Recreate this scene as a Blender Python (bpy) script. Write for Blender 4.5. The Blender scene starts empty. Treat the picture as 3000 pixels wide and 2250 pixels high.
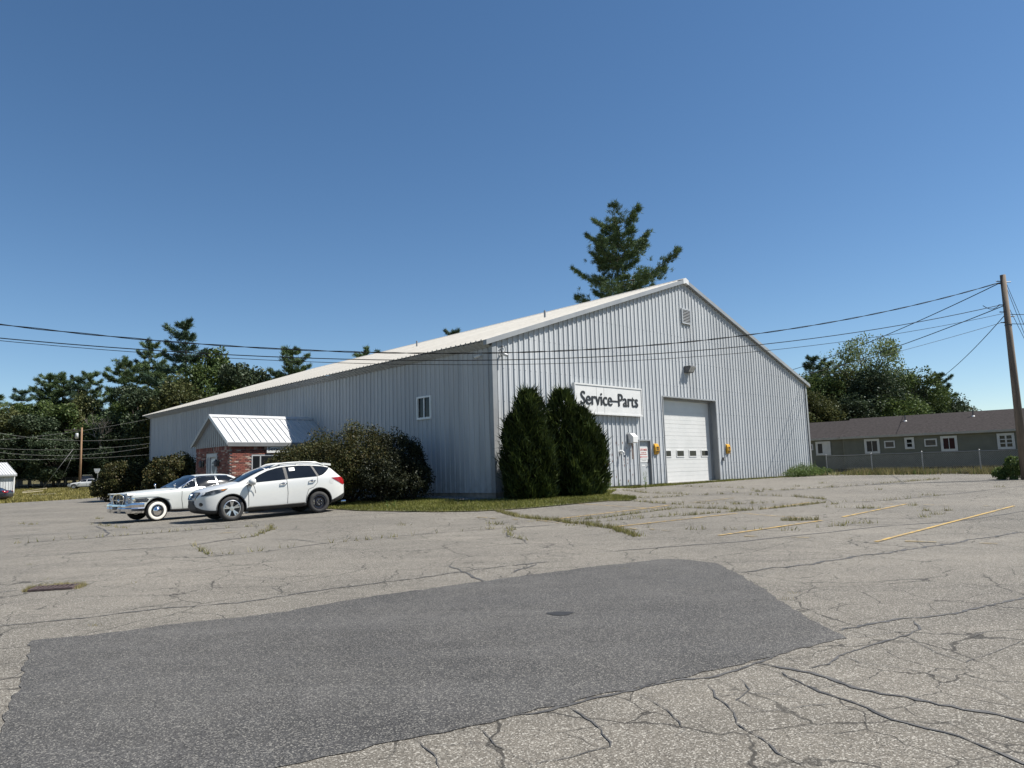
import bpy, bmesh, math, random
import numpy as np
from mathutils import Vector, Matrix
from mathutils.bvhtree import BVHTree
from mathutils.geometry import delaunay_2d_cdt

S = bpy.context.scene
COL = S.collection
rad = math.radians

# ------------------------------------------------------------------ camera, sky, sun, exposure
CAM_H = 1.5
cam = bpy.data.cameras.new('camera')
cam.sensor_fit = 'HORIZONTAL'
cam.sensor_width = 36.0
cam.lens = 36.0 * 2130.0 / 3000.0
cam.clip_start = 0.05
cam.clip_end = 8000
camo = bpy.data.objects.new('camera', cam)
COL.objects.link(camo)
PITCH, ROLL = rad(6.812), rad(-1.739)
camo.matrix_world = Matrix.Translation((0, 0, CAM_H)) @ Matrix.Rotation(math.pi / 2 + PITCH, 4, 'X') @ Matrix.Rotation(ROLL, 4, 'Z')
S.camera = camo

SUN_EL, SUN_AZ = rad(54.0), rad(89.0)          # azimuth from +Y towards +X
w = bpy.data.worlds.new('World')
S.world = w
w.use_nodes = True
nt = w.node_tree
sky = nt.nodes.new('ShaderNodeTexSky')
sky.sky_type = 'NISHITA'
sky.sun_disc = False
sky.sun_elevation = SUN_EL
sky.sun_rotation = SUN_AZ
sky.altitude = 900
sky.air_density = 0.95
sky.dust_density = 0.25
sky.ozone_density = 1.5
hs = nt.nodes.new('ShaderNodeHueSaturation')
hs.inputs['Saturation'].default_value = 1.17
hs.inputs['Hue'].default_value = 0.498
nt.links.new(sky.outputs[0], hs.inputs['Color'])
nt.links.new(hs.outputs[0], nt.nodes['Background'].inputs[0])
nt.nodes['Background'].inputs[1].default_value = 0.064

sun = bpy.data.lights.new('sun', 'SUN')
sun.energy = 5.0
sun.angle = rad(0.53)
sun.color = (1.0, 0.955, 0.88)
suno = bpy.data.objects.new('sun', sun)
COL.objects.link(suno)
sdir = Vector((math.sin(SUN_AZ) * math.cos(SUN_EL), math.cos(SUN_AZ) * math.cos(SUN_EL), math.sin(SUN_EL)))
suno.rotation_euler = sdir.to_track_quat('Z', 'Y').to_euler()
suno.location = (30, 10, 40)

vs = S.view_settings
vs.view_transform = 'Standard'
vs.look = 'None'
vs.gamma = 1.0
vs.use_curve_mapping = False
vs.exposure = 0.92

# ------------------------------------------------------------------ helpers
def interp(x, xs, ys):
    if x <= xs[0]: return ys[0]
    for i in range(1, len(xs)):
        if x <= xs[i]:
            t = (x - xs[i - 1]) / (xs[i] - xs[i - 1])
            return ys[i - 1] + t * (ys[i] - ys[i - 1])
    return ys[-1]

def sm(t):
    t = min(1, max(0, t)); return t * t * (3 - 2 * t)

RY = [0, 12, 22, 30, 40, 60, 100, 200, 400]; RZ = [0, .06, .25, .53, .62, .66, .9, 2, 4]
LY = [0, 12, 22, 30, 45, 58, 72, 95, 120, 140, 200, 400]; LZ = [0, .06, .17, .13, .20, .20, .08, .5, .9, 1.5, 3, 5]
def zg(x, y):
    t = sm((x + 14) / 10.0)
    return t * interp(y, RY, RZ) + (1 - t) * interp(y, LY, LZ)

def mk(name, me, parent=None, loc=None):
    o = bpy.data.objects.new(name, me)
    COL.objects.link(o)
    if parent is not None: o.parent = parent
    if loc is not None: o.location = loc
    return o

def tag(o, label=None, cat=None, group=None, kind=None):
    if label: o['label'] = label
    if cat: o['category'] = cat
    if group: o['group'] = group
    if kind: o['kind'] = kind
    return o

def thing(name, label, cat, loc=(0, 0, 0), rotz=0.0, group=None):
    o = bpy.data.objects.new(name, None)
    COL.objects.link(o)
    o.empty_display_size = 0.3
    o.location = loc
    o.rotation_euler = (0, 0, rotz)
    return tag(o, label, cat, group)

def copy_tree(o, parent=None):
    c = o.copy(); COL.objects.link(c); c.parent = parent
    for ch in list(o.children): copy_tree(ch, c)
    return c

# ---- materials
MATS = {}
def pm(name, col, col2=None, scale=4.0, rough=0.6, metal=0.0, bump=0.0, bscale=None, spec=0.5, detail=4.0,
       fac=(0.35, 0.65), stretch=(1, 1, 1), coat=0.0, coords='Object'):
    if name in MATS: return MATS[name]
    m = bpy.data.materials.new(name); m.use_nodes = True; MATS[name] = m
    nt = m.node_tree; b = nt.nodes['Principled BSDF']
    b.inputs['Roughness'].default_value = rough
    b.inputs['Metallic'].default_value = metal
    b.inputs['Specular IOR Level'].default_value = spec
    b.inputs['Coat Weight'].default_value = coat
    b.inputs['Coat Roughness'].default_value = 0.05
    b.inputs['Base Color'].default_value = (*col, 1)
    if col2 is None and bump == 0: 
        col2 = tuple(c * 0.9 for c in col)
    tc = nt.nodes.new('ShaderNodeTexCoord'); mp = nt.nodes.new('ShaderNodeMapping')
    mp.inputs['Scale'].default_value = stretch
    nt.links.new(tc.outputs[coords], mp.inputs['Vector'])
    if col2 is not None:
        n = nt.nodes.new('ShaderNodeTexNoise'); n.inputs['Scale'].default_value = scale; n.inputs['Detail'].default_value = detail
        nt.links.new(mp.outputs[0], n.inputs['Vector'])
        r = nt.nodes.new('ShaderNodeValToRGB')
        r.color_ramp.elements[0].position = fac[0]; r.color_ramp.elements[0].color = (*col, 1)
        r.color_ramp.elements[1].position = fac[1]; r.color_ramp.elements[1].color = (*col2, 1)
        nt.links.new(n.outputs['Fac'], r.inputs[0]); nt.links.new(r.outputs[0], b.inputs['Base Color'])
    if bump:
        n2 = nt.nodes.new('ShaderNodeTexNoise'); n2.inputs['Scale'].default_value = bscale or scale * 4; n2.inputs['Detail'].default_value = 5
        nt.links.new(mp.outputs[0], n2.inputs['Vector'])
        bp = nt.nodes.new('ShaderNodeBump'); bp.inputs['Strength'].default_value = bump; bp.inputs['Distance'].default_value = 0.01
        nt.links.new(n2.outputs['Fac'], bp.inputs['Height']); nt.links.new(bp.outputs[0], b.inputs['Normal'])
    return m

def foliage(name, c1, c2, c3=None, trans=0.25, clump=0.8, cl=(0.55, 1.2)):
    """leaf colour varies leaf by leaf and from clump to clump"""
    if name in MATS: return MATS[name]
    m = bpy.data.materials.new(name); m.use_nodes = True; MATS[name] = m
    nt = m.node_tree; nt.nodes.clear(); N = nt.nodes.new; L = nt.links.new
    out = N('ShaderNodeOutputMaterial'); geo = N('ShaderNodeNewGeometry')
    r = N('ShaderNodeValToRGB'); e = r.color_ramp.elements
    e[0].position = 0.0; e[0].color = (*c1, 1); e[1].position = 1.0; e[1].color = (*(c3 or c2), 1)
    if c3:
        k = e.new(0.7); k.color = (*c2, 1)
    L(geo.outputs['Random Per Island'], r.inputs[0])
    tc = N('ShaderNodeTexCoord'); n = N('ShaderNodeTexNoise'); n.inputs['Scale'].default_value = clump; n.inputs['Detail'].default_value = 2
    L(tc.outputs['Object'], n.inputs['Vector'])
    mr = N('ShaderNodeMapRange'); mr.inputs[1].default_value = 0.3; mr.inputs[2].default_value = 0.7
    mr.inputs[3].default_value = cl[0]; mr.inputs[4].default_value = cl[1]
    L(n.outputs['Fac'], mr.inputs[0])
    mx = N('ShaderNodeVectorMath'); mx.operation = 'SCALE'; L(r.outputs[0], mx.inputs[0]); L(mr.outputs[0], mx.inputs['Scale'])
    d = N('ShaderNodeBsdfDiffuse'); t = N('ShaderNodeBsdfTranslucent'); L(mx.outputs[0], d.inputs[0]); L(mx.outputs[0], t.inputs[0])
    g = N('ShaderNodeBsdfGlossy'); g.inputs['Roughness'].default_value = 0.5; g.inputs['Color'].default_value = (0.9, 0.95, 1, 1)
    ms = N('ShaderNodeMixShader'); ms.inputs[0].default_value = trans; L(d.outputs[0], ms.inputs[1]); L(t.outputs[0], ms.inputs[2])
    m2 = N('ShaderNodeMixShader'); m2.inputs[0].default_value = 0.012; L(ms.outputs[0], m2.inputs[1]); L(g.outputs[0], m2.inputs[2])
    L(m2.outputs[0], out.inputs['Surface'])
    return m

# ---- mesh builder
class MB:
    def __init__(s): s.v = []; s.f = []; s.m = []; s.cur = 0; s.M = Matrix.Identity(4)
    def add(s, vs, fs):
        b = len(s.v)
        for v in vs: s.v.append(tuple(s.M @ Vector(v)))
        for f in fs: s.f.append(tuple(b + i for i in f)); s.m.append(s.cur)
        return s
    def box(s, x0, x1, y0, y1, z0, z1, M=None):
        vs = [(x, y, z) for z in (z0, z1) for y in (y0, y1) for x in (x0, x1)]
        if M: vs = [tuple(M @ Vector(v)) for v in vs]
        return s.add(vs, [(0, 2, 3, 1), (4, 5, 7, 6), (0, 1, 5, 4), (2, 6, 7, 3), (0, 4, 6, 2), (1, 3, 7, 5)])
    def quad(s, a, b, c, d): return s.add([a, b, c, d], [(0, 1, 2, 3)])
    def prism(s, poly, h0, h1, axis='y'):
        n = len(poly)
        def P(p, h):
            if axis == 'y': return (p[0], h, p[1])
            if axis == 'x': return (h, p[0], p[1])
            return (p[0], p[1], h)
        vs = [P(p, h0) for p in poly] + [P(p, h1) for p in poly]
        fs = [tuple(range(n)), tuple(range(2 * n - 1, n - 1, -1))] + [(i, (i + 1) % n, n + (i + 1) % n, n + i) for i in range(n)]
        return s.add(vs, fs)
    def tube(s, pts, r, n=6, cap=True):
        pts = [Vector(p) for p in pts]; rs = r if isinstance(r, (list, tuple)) else [r] * len(pts)
        vs = []; fs = []
        for i, p in enumerate(pts):
            t = (pts[min(i + 1, len(pts) - 1)] - pts[max(i - 1, 0)])
            t = t.normalized() if t.length > 1e-9 else Vector((0, 0, 1))
            up = Vector((0, 0, 1)) if abs(t.z) < 0.95 else Vector((1, 0, 0))
            a = t.cross(up).normalized(); b = a.cross(t)
            for k in range(n):
                an = 2 * math.pi * k / n
                vs.append(tuple(p + (a * math.cos(an) + b * math.sin(an)) * rs[i]))
        for i in range(len(pts) - 1):
            for k in range(n):
                fs.append((i * n + k, i * n + (k + 1) % n, (i + 1) * n + (k + 1) % n, (i + 1) * n + k))
        if cap:
            fs.append(tuple(range(n - 1, -1, -1))); fs.append(tuple((len(pts) - 1) * n + k for k in range(n)))
        return s.add(vs, fs)
    def lathe(s, prof, n=24, axis='y', close=False):
        vs = []; fs = []
        for (r, h) in prof:
            for k in range(n):
                a = 2 * math.pi * k / n; c, q = r * math.cos(a), r * math.sin(a)
                vs.append((c, h, q) if axis == 'y' else ((h, c, q) if axis == 'x' else (c, q, h)))
        m = len(prof); rng = m if close else m - 1
        for i in range(rng):
            for k in range(n):
                fs.append((i * n + k, i * n + (k + 1) % n, ((i + 1) % m) * n + (k + 1) % n, ((i + 1) % m) * n + k))
        return s.add(vs, fs)
    def mesh(s, name, mats, smooth=False):
        me = bpy.data.meshes.new(name); me.from_pydata(s.v, [], s.f)
        for m in (mats if isinstance(mats, (list, tuple)) else [mats]): me.materials.append(m)
        if any(s.m): me.polygons.foreach_set('material_index', s.m)
        if smooth: me.polygons.foreach_set('use_smooth', [True] * len(me.polygons))
        me.update(); return me
    def build(s, name, mats, parent=None, smooth=False, loc=None): return mk(name, s.mesh(name, mats, smooth), parent, loc)

def bx(name, mat, parent, *a): return MB().box(*a).build(name, mat, parent)

def np_polys(name, V, mat, parent=None, smooth=False):
    """V: (n,k,3) array of n separate polygons with k corners"""
    n, k, _ = V.shape
    me = bpy.data.meshes.new(name)
    me.vertices.add(n * k); me.vertices.foreach_set('co', V.reshape(-1).astype(np.float32))
    me.loops.add(n * k); me.loops.foreach_set('vertex_index', np.arange(n * k, dtype=np.int32))
    me.polygons.add(n); me.polygons.foreach_set('loop_start', np.arange(0, n * k, k, dtype=np.int32))
    me.polygons.foreach_set('loop_total', np.full(n, k, dtype=np.int32))
    me.materials.append(mat); me.update(calc_edges=True); me.validate()
    return mk(name, me, parent)

def inside(p, poly):
    x, y = p; c = False; j = len(poly) - 1
    for i in range(len(poly)):
        xi, yi = poly[i]; xj, yj = poly[j]
        if (yi > y) != (yj > y) and x < (xj - xi) * (y - yi) / (yj - yi) + xi: c = not c
        j = i
    return c

def sheet(name, outline, step, zoff, mat, parent=None, zf=zg):
    xs = [p[0] for p in outline]; ys = [p[1] for p in outline]; pts = []
    n = len(outline)
    for i in range(n):
        a = Vector(outline[i]); b = Vector(outline[(i + 1) % n]); k = max(1, int((b - a).length / step))
        for j in range(k): pts.append(a.lerp(b, j / k))
    m = len(pts); edges = [(i, (i + 1) % m) for i in range(m)]
    x = min(xs) + step / 2
    while x < max(xs):
        y = min(ys) + step / 2
        while y < max(ys):
            if inside((x, y), outline): pts.append(Vector((x, y)))
            y += step
        x += step
    r = delaunay_2d_cdt(pts, edges, [], 1, 1e-4)
    vs = [(p.x, p.y, zf(p.x, p.y) + zoff) for p in r[0]]
    fs = []
    for f in r[2]:
        a, b, c = [r[0][i] for i in f[:3]]
        fs.append(tuple(f) if (b - a).cross(c - a) > 0 else tuple(reversed(f)))
    me = bpy.data.meshes.new(name); me.from_pydata(vs, [], fs); me.materials.append(mat)
    me.polygons.foreach_set('use_smooth', [True] * len(me.polygons)); me.update()
    return mk(name, me, parent)

def ribbon(mb, pts, wid, zoff, rnd=None, jitter=0.0, step=0.5, wj=0.0, taper=False):
    P = [Vector(p) for p in pts]; out = []
    for a, b in zip(P[:-1], P[1:]):
        k = max(1, int((b - a).length / step))
        for j in range(k): out.append(a.lerp(b, j / k))
    out.append(P[-1])
    L = []; walk = 0.0
    for i, p in enumerate(out):
        t = (out[min(i + 1, len(out) - 1)] - out[max(0, i - 1)]).normalized(); n = Vector((-t.y, t.x))
        q = p.copy(); ww = wid / 2
        if rnd:
            walk = walk * .82 + rnd.uniform(-jitter, jitter)
            q += n * (walk + rnd.uniform(-jitter, jitter) * .5); ww *= 1 + rnd.uniform(-wj, wj)
        if taper: ww *= min(1, 0.25 + 0.75 * min(i, len(out) - 1 - i) / 3)
        a = q + n * ww; b = q - n * ww
        L += [(a.x, a.y, zg(a.x, a.y) + zoff), (b.x, b.y, zg(b.x, b.y) + zoff)]
    mb.add(L, [(2 * i, 2 * i + 1, 2 * i + 3, 2 * i + 2) for i in range(len(out) - 1)])

def text_mesh(name, body, mat, parent, M, width=None, height=1.0, extrude=0.004, bold=0.0, boldx=0.0):
    cu = bpy.data.curves.new(name, 'FONT'); cu.body = body; cu.size = 1.0; cu.extrude = 0.0; cu.offset = bold
    cu.resolution_u = 3
    to = bpy.data.objects.new(name + '_tmp', cu); COL.objects.link(to)
    dg = bpy.context.evaluated_depsgraph_get(); me = bpy.data.meshes.new_from_object(to.evaluated_get(dg))
    bpy.data.objects.remove(to); bpy.data.curves.remove(cu)
    co = np.zeros(len(me.vertices) * 3); me.vertices.foreach_get('co', co); co = co.reshape(-1, 3)
    lo, hi = co.min(0), co.max(0)
    sy = height / (hi[1] - lo[1]); sx = (width / (hi[0] - lo[0])) if width else sy
    co[:, 0] = (co[:, 0] - lo[0]) * sx; co[:, 1] = (co[:, 1] - lo[1]) * sy
    me.vertices.foreach_set('co', co.reshape(-1))
    bm = bmesh.new(); bm.from_mesh(me)
    if boldx:                                # heavier strokes: shifted copies of the letters, each a hair deeper
        src = list(bm.faces)
        for i, (dx, dy) in enumerate(((-1, 0), (1, 0), (-.5, .6), (.5, -.6), (.5, .6), (-.5, -.6))):
            d = bmesh.ops.duplicate(bm, geom=src)
            for v in [e for e in d['geom'] if isinstance(e, bmesh.types.BMVert)]: v.co.x += dx * boldx; v.co.y += dy * boldx * .5; v.co.z -= .0006 * (i + 1)
    if extrude:
        r = bmesh.ops.extrude_face_region(bm, geom=list(bm.faces))
        for v in [e for e in r['geom'] if isinstance(e, bmesh.types.BMVert)]: v.co.z += extrude
    bm.transform(M); bm.to_mesh(me); bm.free()
    me.materials.clear(); me.materials.append(mat); me.name = name
    return mk(name, me, parent)

# ------------------------------------------------------------------ surveyed lot features (metres, x right, y away from the camera)
PATCH=((-4.63,7.12),(-4.15,7.3),(-3.53,7.71),(-3.04,7.93),(-2.54,8.21),(-2.02,8.8),(-1.28,9.36),(-0.08,10.2),(1.11,10.99),(2.27,11.61),(2.5,11.55),(2.72,11.32),(2.94,10.92),(2.92,9.8),(2.85,8.57),(2.75,7.61),(2.72,6.52),(2.71,6.27),(1.99,5.83),(1.48,5.49),(1.07,5.27),(0.71,5.07),(0.45,4.93),(0.3,4.81),(-0.06,4.64),(-0.27,4.46),(-0.72,4.24),(-1.06,4.07),(-1.26,3.94),(-1.7,3.7),(-2.2,3.45),(-2.55,3.41),(-2.89,4.06),(-3.22,4.69),(-3.36,4.95),(-3.72,5.6),(-3.99,6.06))
CRACKS=(
  (0.07,((2.74,6.56),(2.97,6.67),(3.28,6.79),(3.59,6.9),(3.92,7),(4.33,7.22),(4.71,7.44),(5.25,7.78),(5.98,8.15))),
  (0.035,((3.59,6.9),(3.57,6.77),(3.45,6.51),(3.22,6.28),(2.92,6.08),(2.66,5.92),(2.4,5.74),(2.24,5.53),(2.06,5.43))),
  (0.06,((1.73,5.62),(1.88,5.47),(2.04,5.32),(2.11,5.08),(2.18,4.9),(2.33,4.77),(2.47,4.62),(2.64,4.45),(2.83,4.3),(2.97,4.16))),
  (0.035,((1.84,5.36),(1.86,5.11),(1.92,4.9),(1.99,4.71),(2.04,4.55),(2.11,4.36),(2.23,4.21),(2.32,4.08),(2.34,3.93),(2.39,3.81),(2.41,3.71),(2.47,3.57))),
  (0.02,((1.27,5.12),(1.25,4.85),(1.27,4.62),(1.22,4.38),(1.29,4.13),(1.31,3.94),(1.39,3.76))),
  (0.02,((0.29,4.78),(0.39,4.54),(0.45,4.34),(0.48,4.08),(0.34,4.01),(0.18,3.93),(0.06,3.88))),
  (0.016,((-0.06,4.04),(0.06,3.88))),
  (0.05,((-0.28,4.5),(-0.06,4.62),(0.11,4.69),(0.32,4.83),(0.54,4.97),(0.82,5.14),(1.06,5.26),(1.31,5.28),(1.47,5.4),(1.74,5.62),(1.98,5.8))),
  (0.07,((2.98,10),(3.61,10.32),(4.18,10.55),(5.17,11.24),(6.21,11.89),(7.27,12.41),(7.97,12.91),(9.36,13.67),(10.69,14.37))),
  (0.06,((1.29,12.62),(2.34,12.99),(3.22,13.27),(4.15,13.57),(4.94,14),(6.34,14.69),(7.59,15.36),(8.7,15.62),(10.03,16.17),(12.15,17.68),(14.2,19))),
  (0.09,((-0.08,11.39),(0.28,11.63),(0.46,11.75))),
  (0.05,((-0.08,10.54),(0.02,10.86),(0.31,11.56))),
  (0.07,((0.5,12.56),(0.9,12.13))),
  (0.014,((2.72,6.52),(2.83,6.29),(3.12,6.4),(3.43,6.47))),
  (0.012,((4.05,6.43),(3.71,6.17),(3.66,6.44))),
  (0.014,((1.52,5.23),(1.49,4.99),(1.34,4.79),(1.45,4.52))),
  (0.014,((0.76,4.97),(0.81,4.8),(0.87,4.62),(0.91,4.3),(0.83,4.2))),
  (0.012,((1.99,5.79),(2.07,5.58),(2.09,5.42))),
  (0.012,((2.45,5.77),(2.48,5.53),(2.71,5.33),(2.89,5.08),(2.99,4.87),(2.97,4.51))),
  (0.012,((3.19,6.24),(3.16,5.72),(3.21,5.45),(4.04,6.05))),
  (0.012,((1.25,4.85),(1.44,4.92),(1.63,4.86),(1.8,4.7))),
  (0.012,((1.26,4.54),(1.46,4.56),(1.77,4.64),(2.05,4.69))),
  (0.06,((-5.65,7.81),(-5.47,7.89),(-5.08,8.05),(-4.61,8.31),(-4.12,8.63),(-3.64,8.76),(-3.29,8.85),(-2.96,9.18),(-2.63,9.54),(-1.98,9.97),(-1.11,10.64),(-0.8,10.92),(-0.08,11.39))),
  (0.05,((-1.07,11.61),(-0.8,10.92),(-0.39,9.87),(-0.27,10.04),(-0.08,10.21))),
  (0.06,((-10.6,14.54),(-10.2,14.61),(-9.38,14.76),(-8.51,15.27),(-7.47,15.58),(-6.9,15.84),(-6.49,16.82),(-6.15,17.36),(-6.27,19.05))),
  (0.04,((-6.94,15.93),(-6.13,14.5),(-5.73,13.81))),
  (0.05,((-5.73,13.81),(-4.98,14.06),(-3.98,15.28),(-2.7,16.23),(-1.74,16.78),(-0.1,17.52))),
  (0.08,((-12.63,17.3),(-12.25,17.52),(-11.33,18.25),(-10.21,18.82),(-8.85,19.74),(-7.11,20.23))),
  (0.05,((-7.28,10.19),(-7.13,10.26),(-6.95,10.41))),
  (0.03,((-4.01,15.41),(-4.83,16.23),(-5.9,16.66))),
  (0.03,((-4.05,5.72),(-3.98,5.77),(-3.93,5.86),(-3.94,5.92),(-3.99,6.06))),
  (0.02,((-0.6,4.28),(-0.47,4.07),(-0.41,3.88))),
  (0.02,((-0.27,4.46),(-0.19,4.25),(-0.14,4.14),(-0.06,4.06))),
  (0.012,((-0.52,4.16),(-0.33,4.19),(-0.06,4.19))),
  (0.012,((-5.03,11.82),(-4.71,11.57),(-4.53,11.58),(-3.81,10.96),(-3.3,10.64))),
  (0.012,((-3.36,10.04),(-3.07,9.62),(-2.83,9.41))),
  (0.05,((-10.38,18.49),(-10.94,19.82),(-12.02,21.52),(-13.41,23.34))),
  (0.06,((7.63,33.46),(8.5,31.51),(9.16,29.41),(9.91,28.04),(11.12,28.12),(12.55,28.69),(15.42,30.29),(19.08,32.96))),
  (0.06,((9.66,22.18),(11.4,22.4),(13.83,23.72),(16.36,25.31),(18.23,26.38),(19.95,27.29))),
  (0.05,((4.99,22.05),(5.87,21.23),(6.33,20.43))),
  (0.05,((3.89,19),(4.36,19.32),(6.28,20.28),(7.89,21.17),(9.38,22.28),(9.66,22.18))),
  (0.05,((8.28,26.43),(9.1,25.05),(9.37,24.94),(9.84,23.35),(9.66,22.18))),
  (0.04,((8.68,20.63),(9.57,19.65),(10.2,19.67))),
  (0.04,((6.28,15.48),(6.98,15.8),(7.74,15.62),(8.55,15.89))),
  (0.04,((3.57,15.91),(4.32,15.62),(5.08,15.45),(5.35,15.12))),
  (0.06,((-0.89,17.13),(-0.03,17.53),(0.63,17.78),(1.23,18.01))),
  (0.05,((1.07,19.03),(1.66,19.24),(2.14,19.21),(2.71,19.89),(3.31,20.46),(4.28,21.46),(5,22.1))),
  (0.05,((1.91,18.21),(2.56,18.78),(3.17,18.92),(3.84,19.31),(4.38,19.41))),
  (0.05,((4.51,31.01),(5.07,28.85),(5.63,28.05),(6.31,27.74))),
  (0.05,((4.36,26.39),(4.91,26.16),(5.61,26.32),(6.05,26.61))),
  (0.05,((4.06,25),(4.51,24.03),(5.22,23.03))),
  (0.04,((-0.1,17.32),(-0.17,16.11),(-0.14,15.55),(-0.04,15.43),(0.18,14.78),(0.22,14.16))),
  (0.03,((0.84,15.19),(1.3,15.24),(1.71,15.48),(2.12,15.64))),
  (0.04,((1.57,14.26),(1.93,14.56),(2.27,14.75))),
  (0.05,((19.46,28.13),(18.77,28.54),(18.06,29.81),(17.09,30.31))),
)
YLINES=(
  (0.1,((6.26,12.93),(12.94,19.17)),1),
  (0.1,((3.98,14.57),(7.01,16.92)),1),
  (0.1,((7.76,17.58),(11.05,20.86)),1),
  (0.1,((4.11,18.23),(5.84,19.52)),1),
  (0.1,((6.9,20.61),(8.94,22.45)),1),
  (0.05,((5.94,19.48),(6.86,17.47)),0.8),
  (0.1,((5.54,23.57),(7.46,25.02)),0.7),
  (0.1,((1.09,19.44),(4.83,23)),1),
  (0.05,((2.1,24.56),(4.47,21.57)),0.8),
  (0.1,((2.23,16.88),(4.11,18.23)),1),
)
BROKEN=(
  (0.12,((-1.08,20.82),(0.07,19.52))),
  (0.12,((0.2,18.97),(0.44,18.97))),
  (0.12,((0.55,19.21),(1.23,18.01))),
  (0.12,((4.41,14.34),(6.06,13.42))),
  (0.12,((6.76,12.92),(8.37,11.95))),
  (0.12,((3.47,15.46),(3.96,15.01))),
  (0.12,((2.57,16.5),(2.77,16.02))),
  (0.12,((2.92,16.18),(3.46,15.43))),
  (0.08,((10.48,21.12),(12.82,18.99))),
  (0.1,((-7.44,18.38),(-5.96,19.37))),
)
GRASS_LINES=(
  (60,((-0.6,22.91),(-0.31,21.87),(0.1,20.39),(0.58,19.62),(0.99,19.05),(1.33,18.15),(1.65,17.92),(1.9,17.14),(2.15,16.62),(2.26,15.98),(2.36,15.29),(2.41,14.84))),
  (22,((4.36,19.32),(6.28,20.28),(7.89,21.17),(9.38,22.28))),
  (22,((4.99,22.05),(5.87,21.23),(6.33,20.43))),
  (8,((8.28,26.43),(9.1,25.05))),
  (14,((9.37,24.94),(9.84,23.35))),
  (4,((9.66,22.18),(11.4,22.4),(13.83,23.72))),
  (60,((6.21,17.2),(6.99,17.09))),
  (8,((8.68,20.63),(9.57,19.65))),
  (5,((6.28,15.48),(6.98,15.8))),
  (7,((5.4,23.82),(6.15,22.92),(7.14,22.55),(8.03,22.8))),
  (4,((7.63,33.46),(9.91,28.04))),
  (5,((9.02,28.01),(12.55,28.69),(15.42,30.29))),
  (12,((15.42,30.29),(19.08,32.96))),
  (12,((4.51,31.01),(5.07,28.85),(5.63,28.05),(6.31,27.74))),
  (16,((4.36,26.39),(4.91,26.16),(6.05,26.61))),
  (18,((4.06,25),(4.51,24.03),(5.22,23.03))),
  (16,((1.07,19.03),(2.14,19.21),(3.31,20.46),(5,22.1))),
  (8,((1.91,18.21),(3.17,18.92),(4.38,19.41))),
  (11,((-0.05,15.43),(0.18,14.78))),
  (10,((-0.1,17.32),(-0.17,16.11),(-0.14,15.55))),
  (12,((-6.31,16.91),(-6.15,17.36),(-6.27,19.05),(-6.75,20.1))),
  (5,((-10.21,18.82),(-8.85,19.74),(-7.11,20.23))),
  (6,((-6.9,15.84),(-5.78,13.92))),
  (4,((-5.73,13.81),(-3.98,15.28),(-1.74,16.78),(-0.1,17.52))),
  (6,((2.92,16.64),(3.18,16.47))),
  (6,((3.57,15.91),(5.08,15.45))),
  (3,((-12.25,17.52),(-11.33,18.25),(-10.21,18.82))),
  (4,((-14.38,24.75),(-11.11,21.19))),
)
TUFTS=((9.47,24.53),(9.14,27.49),(8.26,27.46),(6.27,27.08),(9.36,21.65),(10.21,27.9),(13.42,32.11),(12.46,28.96),(7.35,16.11),(6.86,15.73),(7.61,16.02),(10.34,18.61),(10.78,18.43),(9.39,16.99),(10.01,17.56),(5.58,15.14),(9.42,20.01),(9.66,19.9),(10.93,20.26),(17.28,26.21),(13.29,23.74),(13.17,26.72),(7.53,26.93),(7.31,22.78),(6.84,22.66),(6.88,26.81),(9.79,23.7),(11.43,29.83),(-6.95,10.92),(-6.99,10.62),(-6.46,10.72),(-6.49,10.94),(-7.22,11.41),(-5.56,10.76),(-4.38,7.74),(-8.78,13.37),(-2.92,19.02),(-17.6,26.3),(-16.75,25.51),(-16.13,28.52),(3.08,8.37),(2.91,8.04),(1.51,10.66),(9.08,27.59),(9.52,24.93),(-0.6,18.67),(-0.45,18.37),(1.31,17.56),(1.72,17.09),(0.54,19.08),(2.14,15.82),(3.2,19.25),(4.23,19.62))

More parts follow.
